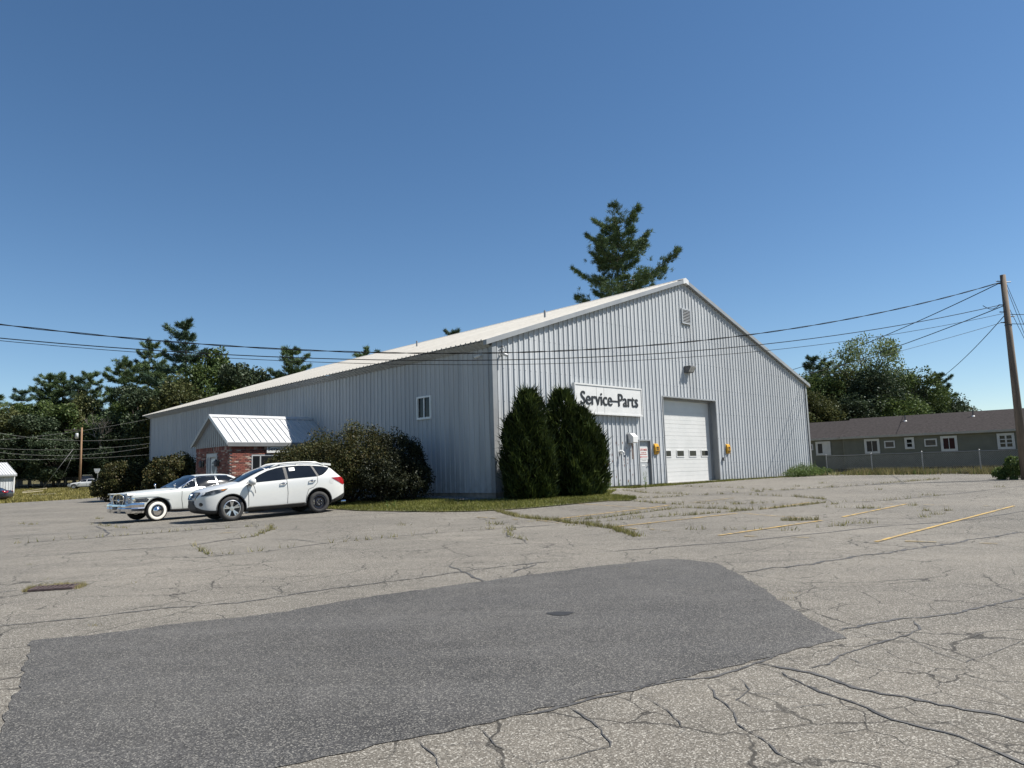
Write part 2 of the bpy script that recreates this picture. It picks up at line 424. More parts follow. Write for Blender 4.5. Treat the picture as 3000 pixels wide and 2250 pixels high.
# ------------------------------------------------------------------ paving materials
def asphalt(name, dark, light, chip=0.25, crackamt=0.5, speck=70.0, big=0.22, patch=None, contrast=0.33, sheen=0.0):
    m = bpy.data.materials.new(name); m.use_nodes = True
    nt = m.node_tree; N = nt.nodes.new; L = nt.links.new; b = nt.nodes['Principled BSDF']
    tc = N('ShaderNodeTexCoord')
    def noise(scale, detail=4, rough=0.55, vec=None):
        n = N('ShaderNodeTexNoise'); n.inputs['Scale'].default_value = scale; n.inputs['Detail'].default_value = detail; n.inputs['Roughness'].default_value = rough
        L(vec or tc.outputs['Object'], n.inputs['Vector']); return n
    def mrange(src, a, b_, c, d):
        r = N('ShaderNodeMapRange'); r.inputs[1].default_value = a; r.inputs[2].default_value = b_; r.inputs[3].default_value = c; r.inputs[4].default_value = d
        L(src, r.inputs[0]); return r.outputs[0]
    def mul(c, f):
        x = N('ShaderNodeVectorMath'); x.operation = 'SCALE'; L(c, x.inputs[0]); L(f, x.inputs['Scale']); return x.outputs[0]
    n1 = noise(big, 7, 0.62)
    r = N('ShaderNodeValToRGB'); r.color_ramp.elements[0].position = 0.33; r.color_ramp.elements[0].color = (*dark, 1)
    r.color_ramp.elements[1].position = 0.66; r.color_ramp.elements[1].color = (*light, 1); L(n1.outputs['Fac'], r.inputs[0])
    c = r.outputs[0]
    n2 = noise(2.6, 5, 0.7); c = mul(c, mrange(n2.outputs['Fac'], 0.3, 0.7, 0.86, 1.12))
    ms = N('ShaderNodeMapping'); ms.inputs['Rotation'].default_value = (0, 0, 0.55); ms.inputs['Scale'].default_value = (0.22, 1.5, 1); L(tc.outputs['Object'], ms.inputs[0])
    ns = noise(1.0, 5, 0.6, ms.outputs[0]); c = mul(c, mrange(ns.outputs['Fac'], 0.3, 0.7, 0.84, 1.14))
    n3 = noise(speck, 3, 0.7); c = mul(c, mrange(n3.outputs['Fac'], 0.28, 0.72, 1 - contrast, 1 + contrast))
    v = N('ShaderNodeTexVoronoi'); v.inputs['Scale'].default_value = speck * 0.95; L(tc.outputs['Object'], v.inputs['Vector'])
    sx = N('ShaderNodeSeparateColor'); L(v.outputs['Color'], sx.inputs[0])
    chipf = mrange(sx.outputs[0], 0.72, 0.96, 0.0, chip)
    mx = N('ShaderNodeMix'); mx.data_type = 'RGBA'; L(chipf, mx.inputs[0]); L(c, mx.inputs[6]); mx.inputs[7].default_value = (0.44, 0.42, 0.375, 1)
    c = mx.outputs[2]
    pits = mrange(sx.outputs[1], 0.0, 0.22, 1 - contrast * 1.2, 1.0); c = mul(c, pits)
    if crackamt:
        nd = noise(1.1, 4, 0.6); va = N('ShaderNodeVectorMath'); va.operation = 'MULTIPLY_ADD'
        L(nd.outputs['Color'], va.inputs[0]); va.inputs[1].default_value = (0.5, 0.5, 0.5); L(tc.outputs['Object'], va.inputs[2])
        for sc, wd, lo in ((0.6, 0.007, 0.36), (1.5, 0.010, 0.42)):
            vc = N('ShaderNodeTexVoronoi'); vc.feature = 'DISTANCE_TO_EDGE'; vc.inputs['Scale'].default_value = sc; L(va.outputs[0], vc.inputs['Vector'])
            ln = mrange(vc.outputs['Distance'], wd * 0.6, wd, 1.0, 0.0)
            nm = noise(0.35 if sc < 1 else 0.6, 3, 0.5); msk = mrange(nm.outputs['Fac'], lo, lo + 0.12, 0.0, crackamt)
            mm = N('ShaderNodeMath'); mm.operation = 'MULTIPLY'; L(ln, mm.inputs[0]); L(msk, mm.inputs[1])
            iv = N('ShaderNodeMath'); iv.operation = 'SUBTRACT'; iv.inputs[0].default_value = 1.0; L(mm.outputs[0], iv.inputs[1])
            c = mul(c, iv.outputs[0])
    L(c, b.inputs['Base Color'])
    b.inputs['Roughness'].default_value = 0.9; b.inputs['Specular IOR Level'].default_value = 0.25
    b.inputs['Sheen Weight'].default_value = sheen; b.inputs['Sheen Roughness'].default_value = 0.55; b.inputs['Sheen Tint'].default_value = (1.0, 0.94, 0.84, 1)
    bp = N('ShaderNodeBump'); bp.inputs['Strength'].default_value = 0.55; bp.inputs['Distance'].default_value = 0.006
    L(n3.outputs['Fac'], bp.inputs['Height']); L(bp.outputs[0], b.inputs['Normal'])
    return m

M_LOT = asphalt('worn_asphalt', (0.084, 0.076, 0.064), (0.138, 0.125, 0.104), chip=0.66, crackamt=0.68, speck=135, contrast=0.6, sheen=0.045)
M_PATCH = asphalt('patch_asphalt', (0.042, 0.042, 0.043), (0.064, 0.0625, 0.061), chip=0.36, crackamt=0.0, speck=140, contrast=0.6, big=0.5, sheen=0.0)
M_OLD = asphalt('old_strip_asphalt', (0.06, 0.057, 0.054), (0.11, 0.104, 0.096), chip=0.2, crackamt=0.7, speck=50)
M_SEAL = pm('crack_filler', (0.035, 0.034, 0.034), (0.075, 0.072, 0.068), scale=6, rough=0.7)
M_YEL = pm('worn_yellow_paint', (0.40, 0.26, 0.065), (0.17, 0.14, 0.095), scale=7, rough=0.8, fac=(0.40, 0.66), bump=0.3, bscale=60)
M_YEL2 = pm('faded_yellow_paint', (0.27, 0.20, 0.085), (0.15, 0.135, 0.105), scale=8, rough=0.8, fac=(0.42, 0.60))
M_DIRT = pm('field_soil', (0.13, 0.115, 0.045), (0.18, 0.15, 0.06), scale=0.5, rough=0.95, bump=0.4, bscale=12)
M_LAWN = pm('lawn_soil', (0.075, 0.085, 0.03), (0.11, 0.10, 0.05), scale=1.2, rough=0.95, bump=0.4, bscale=20)
M_GRAVEL = pm('gravel_stone', (0.09, 0.088, 0.085), (0.22, 0.215, 0.21), scale=22, rough=0.9, bump=0.9, bscale=30)

# ------------------------------------------------------------------ ground and paving
def ring_ground():
    mb = MB()
    ys = [-30, -20, -12, -6] + [2 * i for i in range(42)] + [84 + 6 * i for i in range(27)] + [260, 300, 360, 440, 600, 1000, 1800, 3000]
    xs = [-3000, -1500, -800, -500, -350] + [-260 + 10 * i for i in range(20)] + [-60 + 2.5 * i for i in range(40)] + [40 + 10 * i for i in range(23)] + [350, 500, 800, 1500, 3000]
    V = [(x, y, zg(x, y) - 0.06) for y in ys for x in xs]; n = len(xs)
    F = [(j * n + i, j * n + i + 1, (j + 1) * n + i + 1, (j + 1) * n + i) for j in range(len(ys) - 1) for i in range(n - 1)]
    mb.add(V, F); return mb.build('ground', M_DIRT, smooth=True)
tag(ring_ground(), kind='structure')

A0 = Vector((-0.735, 27.843)); YAW = rad(44.295)
UX = Vector((math.cos(YAW), math.sin(YAW))); VX = Vector((-math.sin(YAW), math.cos(YAW)))
def WP(u, v): return A0 + UX * u + VX * v                # warehouse plan point

LAWN_EDGE = [(-5.23, 24.47), (-3.98, 23.75), (-2.47, 23.01), (-1.18, 22.82), (-0.6, 22.98), (0.27, 23.28), (1.49, 24.14), (2.13, 24.59),
             (3.15, 25.23), (3.92, 25.07), (4.29, 26.03), (4.38, 26.67), (3.83, 27.8), (3.59, 28.09)]
lot_out = [(-42, -9), (45, -9), (45, 20), (33.0, 27.5), (24.0, 40.0), (19.6, 46.8)]
w1 = WP(27.7, -0.15); w2 = WP(6.6, -0.15)
lot_out += [(w1.x, w1.y), (w2.x, w2.y), (3.59, 28.09)] + LAWN_EDGE[::-1][1:]
lot_out += [(-6.8, 26.3), (-9.2, 29.6), (-13.5, 34.4), (-20, 41.0), (-25.5, 47.2), (-29.5, 53), (-33, 62), (-38, 74), (-42.0, 74), (-39.5, 62), (-39.3, 56.5), (-46, 55.6), (-60, 55.0), (-60, 10)]
lot = tag(sheet('parking_lot', lot_out, 0.85, 0.0, M_LOT), kind='structure')
patch_pts = [Vector(p) for p in PATCH]
pe = []
for i in range(len(patch_pts)):                # ragged cut edge
    a, b = patch_pts[i], patch_pts[(i + 1) % len(patch_pts)]; k = max(1, int((b - a).length / .09)); nn = Vector((-(b - a).y, (b - a).x)).normalized()
    for j in range(k): pe.append(tuple(a.lerp(b, j / k) + nn * (.022 * math.sin(len(pe) * .9) * math.sin(len(pe) * .37 + 1) + .012 * math.sin(len(pe) * 2.3))))
sheet('asphalt_patch', pe, 0.45, 0.005, M_PATCH, lot)
sheet('oil_stain', [(0.42 + 0.13 * math.cos(a) * (1 + .2 * math.sin(3 * a)), 7.62 + 0.10 * math.sin(a)) for a in [k * math.pi / 8 for k in range(16)]], 0.2, 0.009, pm('dark_stain', (0.014, 0.014, 0.015), (0.022, 0.022, 0.022), scale=20), lot)
sheet('old_asphalt_strip', [(19.9, 45.9), (24.4, 39.6), (33.2, 27.2), (34.2, 27.9), (25.1, 40.6), (20.4, 47.2), (18.6, 47.0)], 0.7, 0.006, M_OLD, lot)

rnd = random.Random(4)
for wid, pts in CRACKS:
    mb = MB(); far = pts[0][1]
    wid *= .50 if far < 9 else (.72 if far < 15 else .85)
    ribbon(mb, pts, wid, 0.0055, rnd, jitter=wid * 0.5 + .006, step=0.06 if far < 12 else 0.3, wj=0.6, taper=True)
    mb.build('crack_seal' if wid > .016 else 'crack', M_SEAL, lot)
for wid, pts, a in YLINES:
    mb = MB(); ribbon(mb, pts, wid * .8, 0.012, rnd, 0.003, 0.4, 0.06); mb.build('painted_line', M_YEL if a > .75 else M_YEL2, lot)
for wid, pts in BROKEN:
    P = [Vector(p) for p in pts]; d = (P[1] - P[0]); Ln = d.length; d.normalize(); s = 0; mb = MB()
    while s < Ln:
        e = min(Ln, s + rnd.uniform(0.12, 0.5)); q = Vector((-d.y, d.x)) * rnd.uniform(-.04, .04)
        if rnd.random() < 0.7: ribbon(mb, [P[0] + d * s + q, P[0] + d * e + q], wid * rnd.uniform(.4, 1.0), 0.012, rnd, 0.02, 0.15, 0.4)
        s = e + rnd.uniform(0.05, 0.25)
    if mb.v: mb.build('worn_paint_mark', M_YEL2, lot)

lawn_out = LAWN_EDGE + [tuple(WP(6.2, -0.2)), tuple(WP(0.15, -0.25)), tuple(WP(-0.25, 0.0)), tuple(WP(-0.25, 38.9)), (-31, 58), (-29.5, 53), (-25.5, 47.2), (-20, 41.0), (-13.5, 34.4), (-9.2, 29.6), (-6.8, 26.3)]
lawn = tag(sheet('lawn', lawn_out, 1.0, 0.025, M_LAWN), kind='structure')
sheet('gravel_strip', [tuple(WP(-0.3, -0.1)), tuple(WP(-0.3, 9.0)), tuple(WP(-1.3, 9.0)), tuple(WP(-1.15, 0.2)), tuple(WP(-0.6, -0.7)), tuple(WP(2.0, -0.7)), tuple(WP(2.0, -0.15))], 0.4, 0.045, M_GRAVEL, lawn)

# far wooded hill
mb = MB(); hx = [400 + 40 * i for i in range(50)]
for i, x in enumerate(hx): pass
V = []; F = []
for j, (dy, k) in enumerate(((0, 0), (220, .75), (420, 1.0), (900, .6))):
    for i, x in enumerate(hx):
        hgt = 118 + 22 * math.sin(x / 210.0) + 10 * math.sin(x / 61.0 + 1) + 5 * math.sin(x / 17.0)
        hgt *= sm((x - 400) / 500.0)
        V.append((x, 1500 + dy, 5 + k * hgt * 0.95))
n = len(hx)
for j in range(3):
    for i in range(n - 1): F.append((j * n + i, j * n + i + 1, (j + 1) * n + i + 1, (j + 1) * n + i))
mb.add(V, F); tag(mb.build('hills', pm('far_forest', (0.10, 0.135, 0.13), (0.14, 0.17, 0.16), scale=0.03, rough=1.0), smooth=True), kind='structure')

# storm drain grate in the lot, with its own bars
M_IRON = pm('rusty_iron', (0.050, 0.036, 0.036), (0.085, 0.058, 0.054), scale=14, rough=0.75, bump=0.4, bscale=60)
GX, GY = -6.50, 10.44
gr = thing('drain_grate', 'rusty iron storm drain grate edged with grass in the left foreground', 'drain', (GX, GY, zg(GX, GY) + 0.006), rad(16))
gr.scale = (.68, .72, 1)
bx('pit', pm('black_pit', (0.012, 0.01, 0.012)), gr, -0.37, 0.37, -0.23, 0.23, -0.004, 0.008)
fm = MB()
for a in ((-.40, .40, -.26, -.22), (-.40, .40, .22, .26), (-.40, -.36, -.22, .22), (.36, .40, -.22, .22)): fm.box(*a, 0.0, 0.026)
fm.build('grate_frame', M_IRON, gr)
for i in range(8): bx('bar', M_IRON, gr, -0.327 + .09 * i, -0.300 + .09 * i, -0.22, 0.22, 0.009, 0.024)
for i in range(3): bx('cross_bar', M_IRON, gr, -0.36, 0.36, -0.13 + .12 * i, -0.11 + .12 * i, 0.009, 0.020)

# ------------------------------------------------------------------ steel warehouse
def siding_mat(name, c1, c2, streak):
    m = bpy.data.materials.new(name); m.use_nodes = True; nt = m.node_tree; N = nt.nodes.new; L = nt.links.new; b = nt.nodes['Principled BSDF']
    tc = N('ShaderNodeTexCoord'); mp = N('ShaderNodeMapping'); mp.inputs['Scale'].default_value = (1.6, 1.6, 0.12); L(tc.outputs['Object'], mp.inputs[0])
    n = N('ShaderNodeTexNoise'); n.inputs['Scale'].default_value = 2.2; n.inputs['Detail'].default_value = 6; L(mp.outputs[0], n.inputs['Vector'])
    r = N('ShaderNodeValToRGB'); r.color_ramp.elements[0].position = .35; r.color_ramp.elements[0].color = (*c1, 1); r.color_ramp.elements[1].position = .65; r.color_ramp.elements[1].color = (*c2, 1)
    L(n.outputs['Fac'], r.inputs[0])
    mp2 = N('ShaderNodeMapping'); mp2.inputs['Scale'].default_value = (7, 7, 0.9); L(tc.outputs['Object'], mp2.inputs[0])
    n2 = N('ShaderNodeTexNoise'); n2.inputs['Scale'].default_value = 1.0; n2.inputs['Detail'].default_value = 5; L(mp2.outputs[0], n2.inputs['Vector'])
    k = N('ShaderNodeMapRange'); k.inputs[1].default_value = .66; k.inputs[2].default_value = .78; k.inputs[4].default_value = .35; L(n2.outputs['Fac'], k.inputs[0])
    mx = N('ShaderNodeMix'); mx.data_type = 'RGBA'; L(k.outputs[0], mx.inputs[0]); L(r.outputs[0], mx.inputs[6]); mx.inputs[7].default_value = (*streak, 1)
    # splash grime low on the sheets, in its own blotchy shape
    sz = N('ShaderNodeSeparateXYZ'); L(tc.outputs['Object'], sz.inputs[0])
    g1 = N('ShaderNodeMapRange'); g1.inputs[1].default_value = .7; g1.inputs[2].default_value = 1.7; g1.inputs[3].default_value = .55; g1.inputs[4].default_value = 0; L(sz.outputs['Z'], g1.inputs[0])
    n4 = N('ShaderNodeTexNoise'); n4.inputs['Scale'].default_value = 3.5; n4.inputs['Detail'].default_value = 6; L(tc.outputs['Object'], n4.inputs['Vector'])
    g2 = N('ShaderNodeMapRange'); g2.inputs[1].default_value = .42; g2.inputs[2].default_value = .7; L(n4.outputs['Fac'], g2.inputs[0])
    gm_ = N('ShaderNodeMath'); gm_.operation = 'MULTIPLY'; L(g1.outputs[0], gm_.inputs[0]); L(g2.outputs[0], gm_.inputs[1])
    mx2 = N('ShaderNodeMix'); mx2.data_type = 'RGBA'; L(gm_.outputs[0], mx2.inputs[0]); L(mx.outputs[2], mx2.inputs[6]); mx2.inputs[7].default_value = (*[c * .8 for c in streak], 1)
    mx = mx2
    oi = N('ShaderNodeObjectInfo'); ov = N('ShaderNodeMapRange'); ov.inputs[3].default_value = .93; ov.inputs[4].default_value = 1.05; L(oi.outputs['Random'], ov.inputs[0])
    vm = N('ShaderNodeVectorMath'); vm.operation = 'SCALE'; L(mx2.outputs[2], vm.inputs[0]); L(ov.outputs[0], vm.inputs['Scale'])
    L(vm.outputs[0], b.inputs['Base Color']); b.inputs['Roughness'].default_value = 0.62; b.inputs['Specular IOR Level'].default_value = 0.2
    n3 = N('ShaderNodeTexNoise'); n3.inputs['Scale'].default_value = 1.3; L(tc.outputs['Object'], n3.inputs['Vector'])
    bp = N('ShaderNodeBump'); bp.inputs['Strength'].default_value = .25; bp.inputs['Distance'].default_value = .02; L(n3.outputs['Fac'], bp.inputs['Height']); L(bp.outputs[0], b.inputs['Normal'])
    return m
M_SID = siding_mat('painted_steel_siding', (0.375, 0.395, 0.412), (0.43, 0.447, 0.46), (0.28, 0.27, 0.255))
M_ROOF = siding_mat('painted_steel_roof', (0.305, 0.294, 0.268), (0.355, 0.343, 0.315), (0.215, 0.19, 0.155))
M_TRIM = pm('steel_trim', (0.215, 0.225, 0.235), (0.25, 0.26, 0.265), scale=2, rough=0.4)
M_CONC = pm('old_concrete', (0.20, 0.185, 0.165), (0.30, 0.28, 0.25), scale=3, rough=0.95, bump=0.5, bscale=30)
M_WHITE = pm('white_paint', (0.52, 0.525, 0.52), (0.57, 0.57, 0.56), scale=2.5, rough=0.4)
M_DOORP = pm('garage_door_paint', (0.50, 0.505, 0.495), (0.54, 0.54, 0.53), scale=1.5, rough=0.38)
M_GLASS = pm('dark_glass', (0.010, 0.012, 0.014), (0.014, 0.016, 0.018), scale=2, rough=0.05, spec=0.25)
M_BLACK = pm('black_print', (0.015, 0.016, 0.018), rough=0.5)
M_DGREY = pm('dark_grey_metal', (0.04, 0.042, 0.045), (0.07, 0.072, 0.075), scale=8, rough=0.45)
M_RED = pm('red_print', (0.42, 0.06, 0.045), rough=0.6)
M_GREYD = pm('grey_door_paint', (0.30, 0.315, 0.33), (0.36, 0.375, 0.385), scale=3, rough=0.45)

W, LEN, HE, HR, ZB = 27.69, 38.73, 6.47, 11.04, 0.69
SL = (HR - HE) / (W / 2)
def zw(u): return HR - SL * abs(u - W / 2)
PROF = [(0, 0), (.100, 0), (.112, .009), (.130, .009), (.142, 0), (.204, 0), (.226, .044), (.274, .044), (.305, 0)]
PITCH_P = 0.305
def profile_points(a, b, breaks=()):
    """rib profile samples between a and b: list of (pos, depth)"""
    out = []; k0 = int(a / PITCH_P) - 1
    pts = []
    for k in range(k0, int(b / PITCH_P) + 2):
        for p, d in PROF[:-1]: pts.append((k * PITCH_P + p, d))
    def dep(x):
        for (p0, d0), (p1, d1) in zip(pts[:-1], pts[1:]):
            if p0 <= x <= p1: return d0 + (d1 - d0) * (x - p0) / max(1e-9, p1 - p0)
        return 0
    xs = sorted(set([round(a, 4), round(b, 4)] + [round(x, 4) for x in breaks if a < x < b] + [round(p, 4) for p, d in pts if a < p < b]))
    return [(x, dep(x)) for x in xs]

wh = thing('steel_warehouse', 'large pale steel warehouse with ribbed siding and low gabled roof', 'building', (A0.x, A0.y, 0), YAW)
G0, G1, GZ = 11.36, 16.30, 4.91        # garage opening
D0, D1, DZ = 9.16, 10.13, 2.78         # person door opening
PW = 0.915
gw = MB().prism([(0.06, ZB + .05), (G0, ZB + .05), (G0, GZ), (G1, GZ), (G1, ZB + .05), (W - .06, ZB + .05), (W - .06, HE - .1), (W / 2, HR - .1), (0.06, HE - .1)], 0.42, 0.47).build('gable_wall', M_TRIM, wh)
u = 0.0
while u < W - 0.01:
    e = min(W, u + PW); mb = MB(); P = profile_points(u, e, (G0, G1, D0, D1, W / 2))
    for (a, da), (b, db) in zip(P[:-1], P[1:]):
        m_ = (a + b) / 2; z0 = ZB
        if G0 < m_ < G1: z0 = GZ
        elif D0 < m_ < D1: z0 = DZ
        mb.quad((a, -da, z0), (b, -db, z0), (b, -db, zw(b)), (a, -da, zw(a)))
    mb.build('siding_panel', M_SID, gw)
    u = e
lw = MB().box(0.42, 0.47, 0.05, LEN - .05, ZB + .05, HE).build('side_wall', M_TRIM, wh)
WV0, WV1, WZ0, WZ1 = 3.84, 4.83, 3.79, 4.78
def side_panel2(v0, v1, br=()):
    mb = MB(); P = profile_points(v0, v1, br)
    for (a, da), (b, db) in zip(P[:-1], P[1:]):
        m_ = (a + b) / 2
        for z0, z1 in (((ZB, WZ0), (WZ1, HE)) if (br and WV0 < m_ < WV1) else ((ZB, HE),)):
            mb.quad((-db * .95, b, z0), (-da * .95, a, z0), (-da * .95, a, z1), (-db * .95, b, z1))
    return mb.mesh('siding_panel', M_SID)
shared = side_panel2(0, PW)
k = 0
while k * PW < LEN - 0.3:
    v0 = k * PW
    if v0 < WV1 and v0 + PW > WV0:
        mk('siding_panel', side_panel2(v0, v0 + PW, (WV0, WV1)), lw)
    else: mk('siding_panel', shared, lw, (0, v0, 0))
    k += 1
# back and right walls
MB().box(W - .05, W, 0.0, LEN, ZB, HE).prism([(0, ZB), (W, ZB), (W, HE), (W / 2, HR), (0, HE)], LEN - .02, LEN + .03).build('rear_wall', M_SID, wh)
MB().box(0.04, W - .04, 0.05, LEN - .04, -0.4, ZB - 0.004).build('foundation', M_CONC, wh)
# roof
zr = lambda u: zw(u) + 0.20
EO = -0.45
rf = MB().quad((W / 2, -.14, zr(W / 2)), (W + .4, -.14, zr(W + .4)), (W + .4, LEN + .1, zr(W + .4)), (W / 2, LEN + .1, zr(W / 2))).build('roof', M_ROOF, wh)
def roof_panel(v0, v1):
    mb = MB(); P = profile_points(v0, v1)
    for (a, da), (b, db) in zip(P[:-1], P[1:]):
        mb.quad((EO, b, zr(EO) + db), (EO, a, zr(EO) + da), (W / 2, a, zr(W / 2) + da), (W / 2, b, zr(W / 2) + db))
        mb.quad((EO, a, zr(EO) + da), (EO, b, zr(EO) + db), (EO, b, zr(EO) - .02), (EO, a, zr(EO) - .02))
    return mb.mesh('roof_panel', M_ROOF)
rp = roof_panel(0, PW); k = 0
while k * PW < LEN + .1:
    mk('roof_panel', rp, rf, (0, -0.13 + k * PW, 0)); k += 1
MB().prism([(W / 2 - .35, zr(W / 2 - .35) + .05), (W / 2, zr(W / 2) + .07), (W / 2 + .35, zr(W / 2 + .35) + .05), (W / 2 + .35, zr(W / 2 + .35) + .03), (W / 2, zr(W / 2) + .045), (W / 2 - .35, zr(W / 2 - .35) + .03)], -0.15, LEN + .15).build('ridge_cap', M_ROOF, rf)
for s in (0, 1):
    ua, ub = (EO, W / 2 - .22) if s == 0 else (W / 2 + .22, W + .42)
    MB().prism([(ua, zw(ua) + .01), (ub, zw(ub) + .01), (ub, zw(ub) + .205), (ua, zw(ua) + .205)], -0.19, -0.005).build('rake_trim', M_TRIM, rf)
MB().prism([(W / 2 - .25, zw(W / 2 - .25) + .0), (W / 2, zw(W / 2) - .01), (W / 2 + .25, zw(W / 2 + .25) + .0), (W / 2 + .25, zw(W / 2 + .25) + .24), (W / 2, zw(W / 2) + .27), (W / 2 - .25, zw(W / 2 - .25) + .24)], -0.20, -0.003).build('peak_cap', M_WHITE, rf)
# flared ribbed soffit under the eave
mb = MB(); P = profile_points(0, LEN)
for (a, da), (b, db) in zip(P[:-1], P[1:]):
    mb.quad((-.012 - .02, a, HE - .16 - da), (-.012 - .02, b, HE - .16 - db), (EO + .01, b, zr(EO) - .03 - db), (EO + .01, a, zr(EO) - .03 - da))
mb.build('soffit', M_SID, rf)
cm = MB()
cm.box(-.075, .16, -.078, -.060, ZB, HE + .03).box(-.075, -.045, -.060, .12, ZB, HE - .1)
cm.build('corner_trim', M_TRIM, wh)
MB().box(W - .13, W + .05, -.078, -.060, ZB, HE).box(W + .02, W + .05, -.060, .15, ZB, HE).build('corner_trim', M_TRIM, wh)
# louvre high in the gable
lv = MB()
for a in ((13.42, 13.50, 8.85, 9.66), (14.18, 14.26, 8.85, 9.66)): lv.box(a[0], a[1], -.11, -.02, a[2], a[3])
lv.box(13.50, 14.18, -.11, -.02, 8.85, 8.92).box(13.50, 14.18, -.11, -.02, 9.59, 9.66)
lv = lv.build('wall_vent', M_GREYD, wh)
bx('backing', M_BLACK, lv, 13.50, 14.18, -.055, -.045, 8.92, 9.59)
for i in range(8):
    z = 8.955 + i * .081
    MB().add([(13.50, -.105, z), (14.18, -.105, z), (14.18, -.058, z + .055), (13.50, -.058, z + .055), (13.50, -.105, z + .012), (14.18, -.105, z + .012), (14.18, -.058, z + .067), (13.50, -.058, z + .067)],
             [(0, 1, 2, 3), (7, 6, 5, 4), (0, 4, 5, 1), (1, 5, 6, 2), (2, 6, 7, 3), (3, 7, 4, 0)]).build('slat', M_TRIM, lv)
# overhead door in its recess
RD = 0.36
gd = MB().box(G0 - .05, G0, -.055, RD, 0.55, GZ + .05).box(G1, G1 + .05, -.055, RD, 0.55, GZ + .05).box(G0, G1, -.055, RD, GZ, GZ + .06).box(G1 - .10, G1, RD - .06, RD, .55, GZ).box(G0, G0 + .10, RD - .06, RD, .55, GZ).box(G0 + .1, G1 - .1, RD - .06, RD, GZ - .1, GZ).build('garage_door', M_TRIM, wh)
sh = (GZ - .06 - .6) / 7.0
for i in range(7):
    z0 = .6 + i * sh
    mb = MB().box(G0 + .02, G1 - .02, RD + .012, RD + .06, z0, z0 + sh - .012)
    mb.box(G0 + .02, G1 - .02, RD + .030, RD + .055, z0 + sh - .012, z0 + sh)
    for q in (0.33, 0.66): mb.box(G0 + .03, G1 - .03, RD + .008, RD + .012, z0 + sh * q - .004, z0 + sh * q + .004)
    mb.build('door_section', M_DOORP, gd)
wz = .6 + 2 * sh + .13
for i in range(4):
    c = G0 + .72 + i * (G1 - G0 - 1.44) / 3
    f = MB()
    for a in ((c - .36, c - .31, wz, wz + .36), (c + .31, c + .36, wz, wz + .36)): f.box(a[0], a[1], RD - .012, RD + .012, a[2], a[3])
    f.box(c - .31, c + .31, RD - .012, RD + .012, wz, wz + .045).box(c - .31, c + .31, RD - .012, RD + .012, wz + .315, wz + .36)
    f.build('pane_frame', M_WHITE, gd)
    bx('pane', M_GLASS, gd, c - .31, c + .31, RD - .002, RD + .012, wz + .045, wz + .315)
# grey person door with a notice
pd = MB().box(D0, D0 + .05, -.06, .10, .60, DZ).box(D1 - .05, D1, -.06, .10, .60, DZ).box(D0 + .05, D1 - .05, -.06, .10, DZ - .06, DZ + .004).build('door', M_TRIM, wh)
bx('door_leaf', M_GREYD, pd, D0 + .05, D1 - .05, .06, .10, .60, DZ - .06)
bx('mail_slot', M_WHITE, pd, D0 + .30, D0 + .56, .052, .06, 1.53, 1.60)
MB().tube([(D1 - .14, .06, 1.62), (D1 - .14, .0, 1.62), (D1 - .25, -.01, 1.60)], .018).lathe([(0, 0)], 4).box(D1 - .19, D1 - .09, .04, .06, 1.68, 1.86).build('door_handle', M_DGREY, pd)
nb = bx('notice_panel', M_WHITE, pd, D0 + .12, D1 - .13, .046, .06, 1.72, 2.42)
RXM = Matrix.Rotation(math.pi / 2, 4, 'X')
def gtext(name, s, mat, par, u, y, z, wdt, h, ex=.004, bold=0.0):
    return text_mesh(name, s, mat, par, Matrix.Translation((u, y, z)) @ RXM, wdt, h, ex, bold)
gtext('lettering', 'CUSTOMERS', M_RED, pd, D0 + .16, .046, 2.25, .60, .11, bold=.01)
gtext('lettering', 'PLEASE USE', M_RED, pd, D0 + .26, .046, 2.145, .42, .055)
gtext('lettering', 'SIDE ENTRANCE', M_RED, pd, D0 + .20, .046, 2.06, .54, .055)
MB().box(D0 + .24, D0 + .76, .040, .046, 1.955, 1.985).prism([(D0 + .16, 1.97), (D0 + .26, 1.925), (D0 + .26, 2.015)], .040, .046).build('arrow', M_RED, pd)
bx('fine_print', M_DGREY, pd, D0 + .20, D0 + .74, .043, .046, 1.86, 1.875); bx('fine_print', M_DGREY, pd, D0 + .30, D0 + .64, .043, .046, 1.79, 1.805)
# white boarded side door behind the evergreens, with its stoop
sd = MB().box(5.05, 6.26, -.13, -.045, .56, 2.75).build('door', M_WHITE, wh)
sd['label'] = 'plain white door half hidden by the evergreens'
bx('pane', M_GLASS, sd, 5.30, 5.88, -.155, -.131, .95, 1.45)
MB().box(5.26, 5.92, -.15, -.131, .88, .95).box(5.26, 5.92, -.15, -.131, 1.45, 1.52).box(5.26, 5.30, -.15, -.131, .95, 1.45).box(5.88, 5.92, -.15, -.131, .95, 1.45).build('pane_frame', pm('brown_wood', (.10, .07, .05), (.16, .11, .08), scale=8), sd)
MB().box(5.0, 6.75, -1.25, -.14, .2, .60).build('stoop', M_CONC, wh)
# side window
wf = MB()
for a in ((WV0, WV0 + .07, WZ0, WZ1), (WV1 - .07, WV1, WZ0, WZ1), (WV0 + .07, WV1 - .07, WZ0, WZ0 + .09), (WV0 + .07, WV1 - .07, WZ1 - .07, WZ1)): wf.box(-.07, .05, *a)
wf.box(-.045, .0, 4.315, 4.365, WZ0 + .09, WZ1 - .07)
wf = wf.build('window', pm('window_trim', (0.62, 0.66, 0.66), (0.68, 0.70, 0.70), scale=3, rough=.4), wh)
bx('pane', M_GLASS, wf, .0, .02, WV0 + .07, 4.315, WZ0 + .09, WZ1 - .07)
bx('pane', M_GLASS, wf, .01, .03, 4.365, WV1 - .07, WZ0 + .09, WZ1 - .07)
